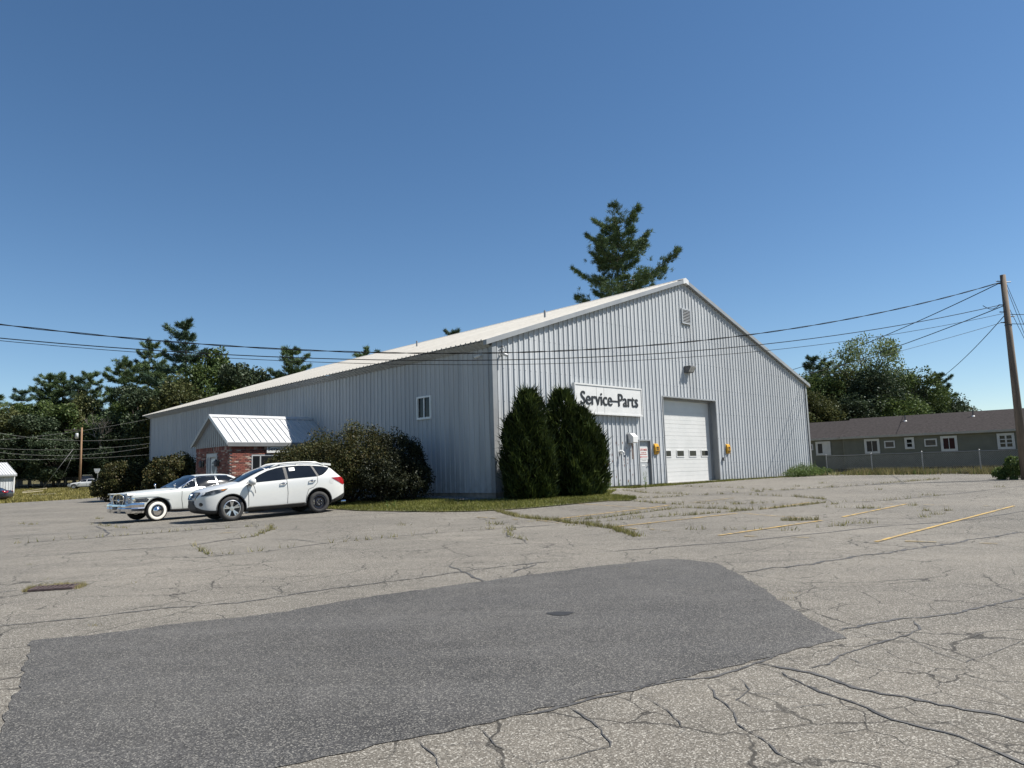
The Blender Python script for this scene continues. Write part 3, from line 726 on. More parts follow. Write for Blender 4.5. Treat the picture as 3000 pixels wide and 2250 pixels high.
# roof pipes
for v, uu, h in ((2.9, 6.2, .38), (15.5, 8.0, .38)):
    MB().tube([(uu, v, zr(uu) - .05), (uu, v, zr(uu) + h)], .05, 8).build('vent_pipe', M_TRIM, rf)
# rust freckles and screws near the foot of the wall
mb = MB(); rr = random.Random(7)
for i in range(46):
    uu = rr.uniform(6.6, 9.1); zz = rr.uniform(.8, 2.9)
    mb.box(uu - .015, uu + .015, -.014, -.006, zz - rr.uniform(.01, .09), zz + .015)
tag(mb.build('rust_spot', pm('rust', (.13, .05, .025), (.2, .09, .05), scale=20), gw), kind='stuff')
for zz in (1.6, 2.9, 4.2, 5.5, 6.8, 8.1):
    mb = MB(); uu = .249
    while uu < W:
        if zz < zw(uu) - .2 and not (G0 - .05 < uu < G1 + .05 and zz < GZ) and not (D0 < uu < D1 and zz < DZ): mb.box(uu - .011, uu + .011, -.052, -.040, zz - .011, zz + .011)
        uu += PITCH_P
    tag(mb.build('screw_row', M_TRIM, gw), kind='stuff')

def on_wall(u, y, z):                         # warehouse local -> world
    p = WP(u, y); return (p.x, p.y, z)

# sign board
sg = thing('sign_board', 'white framed Service-Parts sign board mounted on the gable wall', 'sign', on_wall(4.60, -.19, 3.89), YAW)
sg_w, sg_h = 4.74, 1.24
bx('panel', M_WHITE, sg, 0, sg_w, .0, .11, 0, sg_h)
f = MB()
for a in ((-.05, 0, -.04, sg_h + .05), (sg_w, sg_w + .05, -.04, sg_h + .05)): f.box(a[0], a[1], -.025, .12, a[2], a[3])
f.box(0, sg_w, -.025, .12, -.04, .03).box(0, sg_w, -.025, .12, sg_h - .02, sg_h + .05); f.build('frame', M_WHITE, sg)
for i, q in enumerate((1.42, 1.95)): bx('seam', M_DGREY, sg, q, q + .010, -.003, .0, .03, sg_h - .02)
text_mesh('lettering', 'Service\u2013Parts', M_BLACK, sg, Matrix.Translation((.34, -.012, .38)) @ RXM, 4.10, .58, .012, .0, .017)
for uu in (.3, 4.3): MB().box(uu, uu + .06, .12, .18, .1, sg_h - .1).build('bracket', M_DGREY, sg)

# flood lamp over the door
lp = thing('wall_lamp', 'dark wall pack floodlight above the overhead door', 'lamp', on_wall(13.66, -.04, 6.25), YAW)
MB().prism([(0, 0), (0, .34), (-.38, .34), (-.40, .30), (-.24, .02)], -.27, .27, 'x').build('housing', M_DGREY, lp)
MB().add([(-.24, -.25, .035), (.24, -.25, .035), (.24, -.402, .295), (-.24, -.402, .295), (-.24, -.26, .03), (.24, -.26, .03), (.24, -.412, .29), (-.24, -.412, .29)],
         [(0, 1, 2, 3), (4, 7, 6, 5), (0, 4, 5, 1), (1, 5, 6, 2), (2, 6, 7, 3), (3, 7, 4, 0)]).build('lens', pm('lamp_lens', (.45, .44, .42), (.55, .53, .5), scale=6, rough=.25), lp)

# yellow guard plates either side of the door
M_YP = pm('yellow_plastic', (0.50, 0.27, 0.012), (0.44, 0.22, 0.012), scale=3, rough=.35)
def yplate(u, label):
    t = thing('warning_plate', label, 'sign', on_wall(u, -.05, 2.03), YAW, 'yellow plates beside the overhead door')
    pr = [(0, 0), (-.06, .04), (-.13, .22), (-.13, .40), (-.06, .57), (0, .61), (0.03, .61), (.03, 0)]
    MB().prism([(a_ * .85, b_ * .86 + .04) for a_, b_ in pr], .07, .39, 'x').build('plate', M_YP, t)
    m = MB()
    for dx in (-.07, 0, .07): m.add([(.23 + dx - .020, -.118, .33), (.23 + dx + .020, -.118, .33), (.23 + dx + .027, -.118, .41), (.23 + dx, -.118, .43), (.23 + dx - .027, -.118, .41)], [(0, 1, 2, 3, 4)])
    m.box(.14, .32, -.118, -.1115, .27, .31); m.build('emblem', M_BLACK, t)
    for z, a, b in ((.21, .12, .34), (.17, .16, .30)): m = MB().box(a, b, -.108, -.096, z - .012, z + .008).build('print_line', M_BLACK, t)
    return t
yplate(10.28, 'yellow warning plate between the grey door and overhead door')
yplate(17.02, 'yellow warning plate right of the overhead door')

# small wall fixtures
t = thing('vent_hood', 'white metal exhaust hood left of the grey door', 'vent', on_wall(8.36, -.04, 2.62), YAW)
MB().prism([(0, 0), (0, .42), (-.12, .44), (-.30, .28), (-.30, .02), (-.22, -.02)], 0, .36, 'x').build('hood', M_WHITE, t)
bx('backplate', M_TRIM, t, -.04, .40, -.012, 0, -.04, .48)
MB().tube([(.22, -.06, -.02), (.22, -.06, -.75)], .03, 6).build('stain_pipe', pm('rusty_pipe', (.25, .13, .08), (.42, .33, .28), scale=9), t)
t = thing('pipe_elbow', 'small white pipe elbow low on the gable wall', 'pipe', on_wall(7.75, -.04, 2.12), YAW)
MB().tube([(0, 0, .1), (0, -.12, .1), (0, -.18, .05), (0, -.19, -.05)], .055, 8).build('elbow', M_WHITE, t)
bx('flange', M_WHITE, t, -.08, .08, -.01, 0, .02, .18)
t = thing('push_button', 'small dark switch box right of the overhead door', 'switch', on_wall(16.66, -.05, 1.70), YAW)
bx('box', M_DGREY, t, 0, .11, -.07, 0, 0, .18); bx('cover', M_TRIM, t, .02, .09, -.078, -.07, .03, .15)
t = thing('outlet_box', 'grey conduit box on the wall beside the corner', 'utility box', on_wall(.32, -.05, 1.9), YAW)
bx('box', M_TRIM, t, 0, .34, -.10, 0, .45, .52); MB().tube([(.30, -.05, .45), (.30, -.05, -1.1)], .03, 6).tube([(.08, -.04, .45), (.08, -.04, -1.1)], .012, 5).build('conduit', M_TRIM, t)
t = thing('cable_loop', 'coiled black service cable high at the gable corner', 'cable', on_wall(.45, -.08, 6.05), YAW)
MB().tube([(.06 + .13 * math.cos(a), 0, .20 + .13 * math.sin(a)) for a in [k * math.pi / 7 for k in range(15)]], .012, 5).tube([(.06, 0, .33), (-.05, 0, .1), (-.04, 0, -.1)], .012, 5).build('cable', M_BLACK, t)
def cctv(label, loc, rz, side):
    t = thing('security_camera', label, 'camera', loc, rz, 'security cameras at the warehouse corner')
    MB().lathe([(.045, 0), (.045, -.03), (.02, -.05), (.02, -.12)], 12, 'y').build('mount', M_WHITE, t)
    c = MB(); c.M = Matrix.Translation((0, -.12, -.01)) @ Matrix.Rotation(rad(35 * side), 4, 'Z') @ Matrix.Rotation(rad(22), 4, 'X')
    c.lathe([(.0, .08), (.055, .07), (.06, .0), (.06, -.20), (.0, -.20)], 14, 'y'); c.build('camera_body', M_WHITE, t, True)
    c2 = MB(); c2.M = c.M; c2.lathe([(.0, -.205), (.045, -.205), (.045, -.19)], 14, 'y'); c2.build('lens', M_BLACK, t)
cctv('white bullet camera on the sunlit side of the warehouse corner', on_wall(.42, -.05, 6.05), YAW, 1)
cctv('white bullet camera on the shaded side of the warehouse corner', on_wall(-.03, .62, 6.02), YAW - math.pi / 2, -1)

# ------------------------------------------------------------------ brick entry building
EN = thing('brick_entry', 'small brick entry building with white standing seam roof on the side wall', 'building', (A0.x, A0.y, 0), YAW)
V0, V1, EX = 12.0, 15.95, 5.15        # along the side wall, and how far it stands out
M_MORT = pm('mortar', (0.22, 0.195, 0.18), (0.28, 0.255, 0.235), scale=12, rough=.95)
BR = [pm('brick_red', (.15, .047, .036), (.21, .07, .052), scale=5, rough=.9), pm('brick_dark', (.075, .030, .026), (.11, .044, .038), scale=5, rough=.9),
      pm('brick_orange', (.175, .075, .052), (.22, .11, .08), scale=5, rough=.9), pm('brick_pale', (.26, .18, .15), (.33, .27, .23), scale=6, rough=.9)]
BTOP = 2.83
DV0, DV1, DZT = 13.36, 14.56, 2.72           # door in the gable end
SW0, SW1, SWZ0, SWZ1 = 2.35, 4.13, 1.35, 2.60    # window in the side wall (distance from warehouse)
core = MB()
core.box(-EX + .012, -.02, V0 + .012, V0 + .10, 0, 2.95)           # near side wall
core.box(-EX + .012, -EX + .10, V0 + .10, DV0, 0, 2.95).box(-EX + .012, -EX + .10, DV1, V1 - .012, 0, 2.95).box(-EX + .012, -EX + .10, DV0, DV1, DZT, 2.95)
core.box(-EX + .10, -.02, V1 - .10, V1 - .012, 0, 2.95)
ew = core.build('wall', M_MORT, EN)
rb = random.Random(11); bricks = []
BL, BH = 0.205, 0.0715
# shared brick meshes: along the near wall (length in x), along the gable end (length in y)
def bm_(dx, dy, dz, mat): 
    b = MB().box(-dx / 2, dx / 2, -dy / 2, dy / 2, -dz / 2, dz / 2); return b.mesh('brick', mat)
MX = [bm_(BL - .011, .03, BH - .011, m) for m in BR]; MY = [bm_(.03, BL - .011, BH - .011, m) for m in BR]
SXm = [bm_(.062, .03, .175, m) for m in BR]; SYm = [bm_(.03, .062, .175, m) for m in BR]
def pick(): 
    r = rb.random(); return 0 if r < .5 else (1 if r < .74 else (2 if r < .90 else 3))
z = BTOP - BH / 2; row = 0
while z > .25:
    x = -EX + BL / 2 + (0 if row % 2 else BL / 2)
    while x < -BL / 2:
        if not (-SW1 - .08 < x < -SW0 + .08 and SWZ0 - .03 < z < SWZ1 + .04): bricks.append(((x, V0, z), MX, 'side'))
        x += BL
    y = V0 + BL / 2 + .015 + (0 if row % 2 else BL / 2)
    while y < V1 - BL / 2:
        if not (DV0 - .09 < y < DV1 + .09 and z < DZT + .03): bricks.append(((-EX, y, z), MY, 'end'))
        y += BL
    z -= BH; row += 1
x = -EX + .06
while x < -.05: bricks.append(((x, V0, 2.93), SXm, 'side')); x += .073
y = V0 + .08
while y < V1 - .04: bricks.append(((-EX, y, 2.93), SYm, 'end')); y += .073
def vis(b):
    (x, y, z), k, s = b
    return z > 1.75 and (s == 'end' or x < -3.1)
shown = sorted([b for b in bricks if vis(b)], key=lambda b: (0 if b[2] == 'side' else 1, -b[0][2], b[0][0], b[0][1]))[:]
side_ = [b for b in shown if b[2] == 'side']; end_ = [b for b in shown if b[2] == 'end']
keep = (side_ + end_)[:300]; kid = set(id(b) for b in keep)
rest = {i: MB() for i in range(4)}
for b in bricks:
    i = pick(); me = b[1][i]; j = rb.uniform(-.004, .004)
    loc = (b[0][0] + (j if b[2] == 'end' else 0), b[0][1] + (j if b[2] == 'side' else 0), b[0][2])
    if id(b) in kid: mk('brick', me, ew, loc)
    else:
        r = rest[i]; bnds = [v.co for v in me.vertices]
        r.box(min(c.x for c in bnds) + loc[0], max(c.x for c in bnds) + loc[0], min(c.y for c in bnds) + loc[1], max(c.y for c in bnds) + loc[1], min(c.z for c in bnds) + loc[2], max(c.z for c in bnds) + loc[2])
allr = MB(); mi = 0
for i in range(4):
    allr.cur = i; allr.add(rest[i].v, rest[i].f)
tag(allr.build('brickwork', BR, ew), kind='stuff')
# roof
RE, EV, RDG, EOV = 3.17, .14, 4.52, .16
VM = (V0 + V1) / 2
M_SEAM = pm('white_seam_roof', (0.42, 0.43, 0.44), (0.47, 0.475, 0.48), scale=2, rough=.35)
er = MB()
sl = (RDG - RE) / (VM - V0 + EV)
er.add([(-EX - EOV, VM, RDG), (-.03, VM, RDG), (-.03, V1 + EV, RE), (-EX - EOV, V1 + EV, RE), (-EX - EOV, VM, RDG - .04), (-.03, VM, RDG - .04), (-.03, V1 + EV, RE - .04), (-EX - EOV, V1 + EV, RE - .04)],
       [(0, 1, 2, 3), (7, 6, 5, 4), (3, 2, 6, 7), (0, 3, 7, 4)])
er = er.build('roof', M_SEAM, EN)
n = 17; pwid = (EX + EOV - .03) / n
def spanel():
    m = MB()
    m.add([(0, V0 - EV, RE), (pwid - .002, V0 - EV, RE), (pwid - .002, VM, RDG), (0, VM, RDG), (0, V0 - EV, RE - .03), (pwid - .002, V0 - EV, RE - .03), (pwid - .002, VM, RDG - .03), (0, VM, RDG - .03)],
          [(0, 1, 2, 3), (7, 6, 5, 4), (0, 4, 5, 1), (1, 5, 6, 2), (2, 6, 7, 3), (3, 7, 4, 0)])
    m.add([(0, V0 - EV, RE), (.03, V0 - EV, RE), (.03, VM, RDG), (0, VM, RDG), (0.004, V0 - EV, RE + .045), (.026, V0 - EV, RE + .045), (.026, VM, RDG + .045), (0.004, VM, RDG + .045)],
          [(7, 6, 5, 4), (0, 1, 5, 4), (1, 2, 6, 5), (2, 3, 7, 6), (3, 0, 4, 7)])
    return m.mesh('roof_panel', M_SEAM)
sp = spanel()
for i in range(n): mk('roof_panel', sp, er, (-EX - EOV + i * pwid, 0, 0))
MB().prism([(VM - .18, RDG - .18 * sl + .055), (VM, RDG + .06), (VM + .18, RDG - .18 * sl + .055), (VM + .18, RDG - .18 * sl + .03), (VM, RDG + .035), (VM - .18, RDG - .18 * sl + .03)], -EX - EOV - .02, -.05, 'x').build('ridge_cap', M_SEAM, er)
for s in (-1, 1):
    e = V0 - EV - .01 if s < 0 else V1 + EV + .01
    MB().prism([(e, RE - .12), (VM, RDG - .12), (VM, RDG + .05), (e, RE + .05)], -EX - EOV - .035, -EX - EOV - .002, 'x').build('rake_board', M_SEAM if s < 0 else M_TRIM, er)
MB().box(-EX - EOV, -.05, V0 - EV - .03, V0 - EV + .0, RE - .19, RE - .015).box(-EX - .0, -.05, V0 - EV, V0 + .02, RE - .15, RE - .13).build('fascia', pm('grey_fascia', (.13, .137, .142), (.16, .165, .17), scale=3, rough=.5), er)
MB().prism([(V0 - .02, 3.02), (V1 + .02, 3.02), (V1 + .05, RE - .03), (VM, RDG - .1), (V0 - .05, RE - .03)], -EX - .03, -EX + .05, 'x').build('gable_panel', M_TRIM, EN)
y = V0 + .12
while y < V1:
    zt_ = RE + sl * (min(y - V0 + EV, V1 + EV - y)) - .22
    if zt_ > 3.1: bx('batten', M_TRIM, EN, -EX - .055, -EX - .03, y, y + .03, 3.02, zt_)
    y += .23
# door with a printed emblem
dr = MB().box(-EX - .03, -EX + .10, DV0, DV0 + .10, .25, DZT).box(-EX - .03, -EX + .10, DV1 - .10, DV1, .25, DZT).box(-EX - .03, -EX + .10, DV0 + .10, DV1 - .10, DZT - .16, DZT).box(-EX + .0, -EX + .10, DV1 - .32, DV1 - .10, .25, DZT - .16).build('door', M_GREYD, EN)
bx('door_leaf', M_GREYD, dr, -EX + .05, -EX + .09, DV0 + .10, DV1 - .32, .25, DZT - .16)
bx('pane', pm('frosted_pane', (.50, .53, .53), (.56, .58, .58), scale=5, rough=.3), dr, -EX + .035, -EX + .049, DV0 + .16, DV1 - .38, .6, DZT - .26)
yc = (DV0 + .10 + DV1 - .32) / 2
MB().prism([(yc - .24, 2.18), (yc + .24, 2.18), (yc + .20, 1.98), (yc, 1.74), (yc - .20, 1.98)], -EX + .028, -EX + .034, 'x').build('emblem', pm('grey_print', (.20, .22, .22)), dr)
MB().prism([(yc - .26, 2.23), (yc + .26, 2.23), (yc + .16, 2.34), (yc + .08, 2.32), (yc, 2.40), (yc - .08, 2.32), (yc - .16, 2.34)], -EX + .028, -EX + .034, 'x').build('emblem', pm('grey_print', (.20, .22, .22)), dr)
# side window
sw = MB()
for a in ((-SW1, -SW1 + .05), (-SW0 - .05, -SW0), (-3.74, -3.68)): sw.box(a[0], a[1], V0 - .02, V0 + .04, SWZ0, SWZ1)
sw.box(-SW1 + .05, -SW0 - .05, V0 - .02, V0 + .04, SWZ1 - .06, SWZ1).box(-SW1 + .05, -SW0 - .05, V0 - .02, V0 + .04, SWZ0, SWZ0 + .06)
sw = sw.build('window', M_GREYD, EN)
bx('pane', M_GLASS, sw, -SW1 + .05, -3.74, V0 - .012, V0 + .004, SWZ0 + .06, SWZ1 - .06); bx('pane', M_GLASS, sw, -3.68, -SW0 - .05, V0 - .012, V0 + .004, SWZ0 + .06, SWZ1 - .06)
def on_ent(e, v, z): p = WP(-e, v); return (p.x, p.y, z)
sg2 = thing('sign_board', 'white Service Dept sign under the entry roof, half hidden by the bush', 'sign', on_ent(3.43, V0 - .05, 2.68), YAW)
bx('panel', M_WHITE, sg2, 0, 1.75, -.03, .0, 0, .29)
text_mesh('lettering', 'Service Dept.', M_BLACK, sg2, Matrix.Translation((.06, -.034, .06)) @ RXM, 1.60, .20, .004, .0, .006)
for v in (13.16, 14.95):
    t = thing('wall_lantern', 'dark wall lantern %s of the entry door' % ('right' if v < 14 else 'left'), 'lamp', on_ent(EX + .03, v, 2.12), YAW - math.pi / 2, 'wall lanterns by the entry door')
    MB().box(-.06, .06, -.02, 0.02, 0, .3).build('backplate', M_BLACK, t)
    MB().lathe([(.04, .0), (.09, .05), (.09, .24), (.02, .34), (.0, .36)], 8, 'z').build('lantern', M_DGREY, t)
    t.children[1].location = (0, -.12, -.02)

# ------------------------------------------------------------------ vehicles
M_CARW = pm('white_car_paint', (0.52, 0.525, 0.51), (0.54, 0.545, 0.53), scale=1, rough=.22, coat=.6)
M_CARC = pm('aged_white_paint', (0.43, 0.45, 0.435), (0.47, 0.485, 0.47), scale=2, rough=.35, coat=.25)
M_CARB = pm('dark_blue_paint', (0.012, 0.014, 0.022), (0.016, 0.018, 0.028), scale=1, rough=.25, coat=.5)
M_CARS = pm('silver_white_paint', (0.50, 0.51, 0.51), rough=.28, coat=.5)
M_CARK = pm('dull_dark_paint', (0.020, 0.020, 0.026), (0.035, 0.035, 0.04), scale=2, rough=.4)
M_CGLASS = pm('tinted_glass', (0.006, 0.008, 0.012), (0.010, 0.013, 0.018), scale=1.5, rough=.03, spec=.35)
M_PLAST = pm('black_plastic', (0.018, 0.018, 0.019), (0.03, 0.03, 0.031), scale=6, rough=.6)
M_TYRE = pm('tyre_rubber', (0.020, 0.020, 0.021), (0.035, 0.034, 0.033), scale=9, rough=.85)
M_CHROME = pm('chrome', (0.62, 0.63, 0.65), (0.70, 0.70, 0.71), scale=4, rough=.12, metal=1.0)
M_ALLOY = pm('alloy_wheel', (0.50, 0.50, 0.49), (0.56, 0.56, 0.55), scale=4, rough=.28, metal=.85)
M_WWALL = pm('whitewall', (0.66, 0.64, 0.57), (0.72, 0.70, 0.64), scale=5, rough=.7)
M_TAIL = pm('tail_lens', (0.30, 0.012, 0.015), (0.22, 0.01, 0.012), scale=6, rough=.12)
M_AMBER = pm('amber_lens', (0.45, 0.16, 0.02), rough=.15)
M_LENS = pm('headlight_lens', (0.025, 0.028, 0.03), (0.16, 0.17, 0.18), scale=7, rough=.08, spec=.6, fac=(.5, .7))
M_STEELW = pm('black_steel_wheel', (0.012, 0.012, 0.018), (0.02, 0.02, 0.026), scale=4, rough=.25)

def cm(x, T):
    """smooth interpolation of a table [(x, value), ...]"""
    T = sorted(T)
    if x <= T[0][0]: return T[0][1]
    if x >= T[-1][0]: return T[-1][1]
    for i in range(len(T) - 1):
        if x <= T[i + 1][0]:
            x0, y0 = T[i]; x1, y1 = T[i + 1]; h = x1 - x0
            def sl(j):
                if j <= 0 or j >= len(T) - 1:
                    k = 0 if j <= 0 else len(T) - 2
                    return (T[k + 1][1] - T[k][1]) / (T[k + 1][0] - T[k][0])
                a = (T[j][1] - T[j - 1][1]) / (T[j][0] - T[j - 1][0]); b = (T[j + 1][1] - T[j][1]) / (T[j + 1][0] - T[j][0])
                return 0.0 if a * b <= 0 else 2 * a * b / (a + b)
            m0, m1 = sl(i), sl(i + 1); t = (x - x0) / h
            return y0 * (2 * t ** 3 - 3 * t ** 2 + 1) + m0 * h * (t ** 3 - 2 * t ** 2 + t) + y1 * (-2 * t ** 3 + 3 * t ** 2) + m1 * h * (t ** 3 - t ** 2)

def car_shell(name, xs, wm, zb, zs, zt, wr, mats, parent, axles, arch_r, arch_z, low=0.14, tumble=.06, mid=None, arch_in=.52):
    mb = MB(); K = 12
    for x in xs:
        a, b, c, d, e = cm(x, wm), cm(x, zb), cm(x, zs), cm(x, zt), cm(x, wr)
        zm = mid or (b + c) / 2
        ring = [(0, b), (.80 * a, b), (.955 * a, b + .05), (.985 * a, b + low), (1.0 * a, b + (zm - b) * .75 + low * .25), (1.0 * a, (zm + c) / 2), (.985 * a, c - .055), (.955 * a, c),
                ((.94 * a + e) / 2 + .012, c + (d - tumble - c) * .5), (e, d - tumble), (.62 * e, d - tumble * .22), (0, d)]
        mb.v += [(x, y, z) for y, z in ring]
    nS = len(xs)
    for i in range(nS - 1):
        for k in range(K - 1):
            mb.f.append((i * K + k, i * K + k + 1, (i + 1) * K + k + 1, (i + 1) * K + k)); mb.m.append(1 if k <= 2 else 0)
    mb.f.append(tuple(range(K - 1, -1, -1))); mb.m.append(0); mb.f.append(tuple((nS - 1) * K + k for k in range(K))); mb.m.append(0)
    me = mb.mesh(name, mats); bm = bmesh.new(); bm.from_mesh(me)
    bmesh.ops.mirror(bm, geom=bm.verts[:] + bm.edges[:] + bm.faces[:], axis='Y', merge_dist=1e-4)
    bmesh.ops.remove_doubles(bm, verts=bm.verts, dist=1e-4); bmesh.ops.dissolve_degenerate(bm, dist=1e-5, edges=bm.edges)
    bmesh.ops.recalc_face_normals(bm, faces=bm.faces); bm.to_mesh(me); bm.free()
    o = mk(name + '_tmp', me); ss = o.modifiers.new('s', 'SUBSURF'); ss.levels = 1; ss.render_levels = 1
    cuts = []
    for ax in axles:
        for s in (-1, 1):
            cb = MB(); n = 40; ys = (s * arch_in, s * 1.35)
            prof = [(ax[0] + arch_r * math.cos(2 * math.pi * k / n), arch_z + arch_r * math.sin(2 * math.pi * k / n)) for k in range(n)]
            cb.prism(prof, min(ys), max(ys), 'y'); cmesh = cb.mesh('cut', mats); cmesh.polygons.foreach_set('material_index', [1] * len(cmesh.polygons))
            b2 = bmesh.new(); b2.from_mesh(cmesh); bmesh.ops.recalc_face_normals(b2, faces=b2.faces); b2.to_mesh(cmesh); b2.free()
            co = mk('cut', cmesh); cuts.append(co)
            md = o.modifiers.new('b', 'BOOLEAN'); md.operation = 'DIFFERENCE'; md.solver = 'EXACT'; md.object = co
    dg = bpy.context.evaluated_depsgraph_get(); dg.update()
    me2 = bpy.data.meshes.new_from_object(o.evaluated_get(dg)); me2.name = name
    for q in cuts + [o]: bpy.data.objects.remove(q)
    me2.polygons.foreach_set('use_smooth', [True] * len(me2.polygons))
    ob = mk(name, me2, parent)
    try: me2.set_sharp_from_angle(angle=rad(40))
    except Exception: pass
    bm = bmesh.new(); bm.from_mesh(me2); tree = BVHTree.FromBMesh(bm); bm.free()
    return ob, tree

def densify(P, step):
    out = []
    for i in range(len(P)):
        a = Vector(P[i]); b = Vector(P[(i + 1) % len(P)]); k = max(1, int((b - a).length / step))
        out += [a.lerp(b, j / k) for j in range(k)]
    return out
def smooth_poly(P, n=3):
    for _ in range(n):
        Q = []
        for i in range(len(P)):
            a = Vector(P[i]); b = Vector(P[(i + 1) % len(P)]); Q += [a.lerp(b, .25), a.lerp(b, .75)]
        P = Q
    return [tuple(p) for p in P]

def decal(name, tree, poly, axis, mat, parent, off=.006, step=.06, s=1, round_=0, thick=0.0, far=False):
    if round_: poly = smooth_poly(poly, round_)
    o2 = densify(poly, step); m = len(o2); pts = list(o2)
    xs = [p[0] for p in poly]; ys = [p[1] for p in poly]; x = min(xs) + step / 2
    while x < max(xs):
        y = min(ys) + step / 2
        while y < max(ys):
            if inside((x, y), poly): pts.append(Vector((x, y)))
            y += step
        x += step
    r = delaunay_2d_cdt(pts, [(i, (i + 1) % m) for i in range(m)], [], 1, 1e-5)
    V = []; ok = True
    for p in r[0]:
        if axis == 'side': org, dr = Vector((p.x, s * 3, p.y)), Vector((0, -s, 0))
        elif axis == 'front': org, dr = Vector((s * 5, p.x, p.y)), Vector((-s, 0, 0))
        else: org, dr = Vector((p.x, p.y, 4)), Vector((0, 0, -1))
        h = tree.ray_cast(org, dr)
        if h[0] is None: V.append(None); continue
        nrm = h[1] if h[1].dot(dr) < 0 else -h[1]
        V.append(h[0] + nrm * off)
    F = [f for f in r[2] if all(V[i] is not None for i in f)]
    V = [tuple(v) if v is not None else (0, 0, -5) for v in V]
    if not F: return None
    used = sorted(set(i for f in F for i in f)); rm = {j: i for i, j in enumerate(used)}
    me = bpy.data.meshes.new(name); me.from_pydata([V[j] for j in used], [], [tuple(rm[i] for i in f) for f in F]); me.materials.append(mat)
    bm = bmesh.new(); bm.from_mesh(me); bmesh.ops.recalc_face_normals(bm, faces=bm.faces)
    ref = Vector((0, s, 0)) if axis == 'side' else (Vector((s, 0, 0)) if axis == 'front' else Vector((0, 0, 1)))
    for f in bm.faces:
        if f.normal.dot(ref) < 0: f.normal_flip()
    if thick:
        rr_ = bmesh.ops.extrude_face_region(bm, geom=list(bm.faces))
        for v in [e for e in rr_['geom'] if isinstance(e, bmesh.types.BMVert)]: v.co += ref * thick
    bm.to_mesh(me); bm.free()
    me.polygons.foreach_set('use_smooth', [True] * len(me.polygons))
    return mk(name, me, parent)

def seam(name, tree, pts, wid, mat, parent, axis='side', s=1, off=.004):
    P = [Vector(p) for p in pts]; L = []; R = []
    D = []
    for a, b in zip(P[:-1], P[1:]):
        k = max(1, int((b - a).length / .05)); D += [a.lerp(b, j / k) for j in range(k)]
    D.append(P[-1])
    for i, p in enumerate(D):
        t = (D[min(i + 1, len(D) - 1)] - D[max(i - 1, 0)]).normalized(); n = Vector((-t.y, t.x)) * wid / 2
        L.append(p + n); R.append(p - n)
    def pj(p):
        if axis == 'side': org, dr = Vector((p.x, s * 3, p.y)), Vector((0, -s, 0))
        elif axis == 'front': org, dr = Vector((s * 5, p.x, p.y)), Vector((-s, 0, 0))
        else: org, dr = Vector((p.x, p.y, 4)), Vector((0, 0, -1))
        h = tree.ray_cast(org, dr)
        if h[0] is None: return None
        return h[0] + (h[1] if h[1].dot(dr) < 0 else -h[1]) * off
    mb = MB()
    for i in range(len(D) - 1):
        q = [pj(L[i]), pj(R[i]), pj(R[i + 1]), pj(L[i + 1])]
        if all(v is not None for v in q): mb.quad(*[tuple(v) for v in q])
    if mb.f: return mb.build(name, mat, parent)

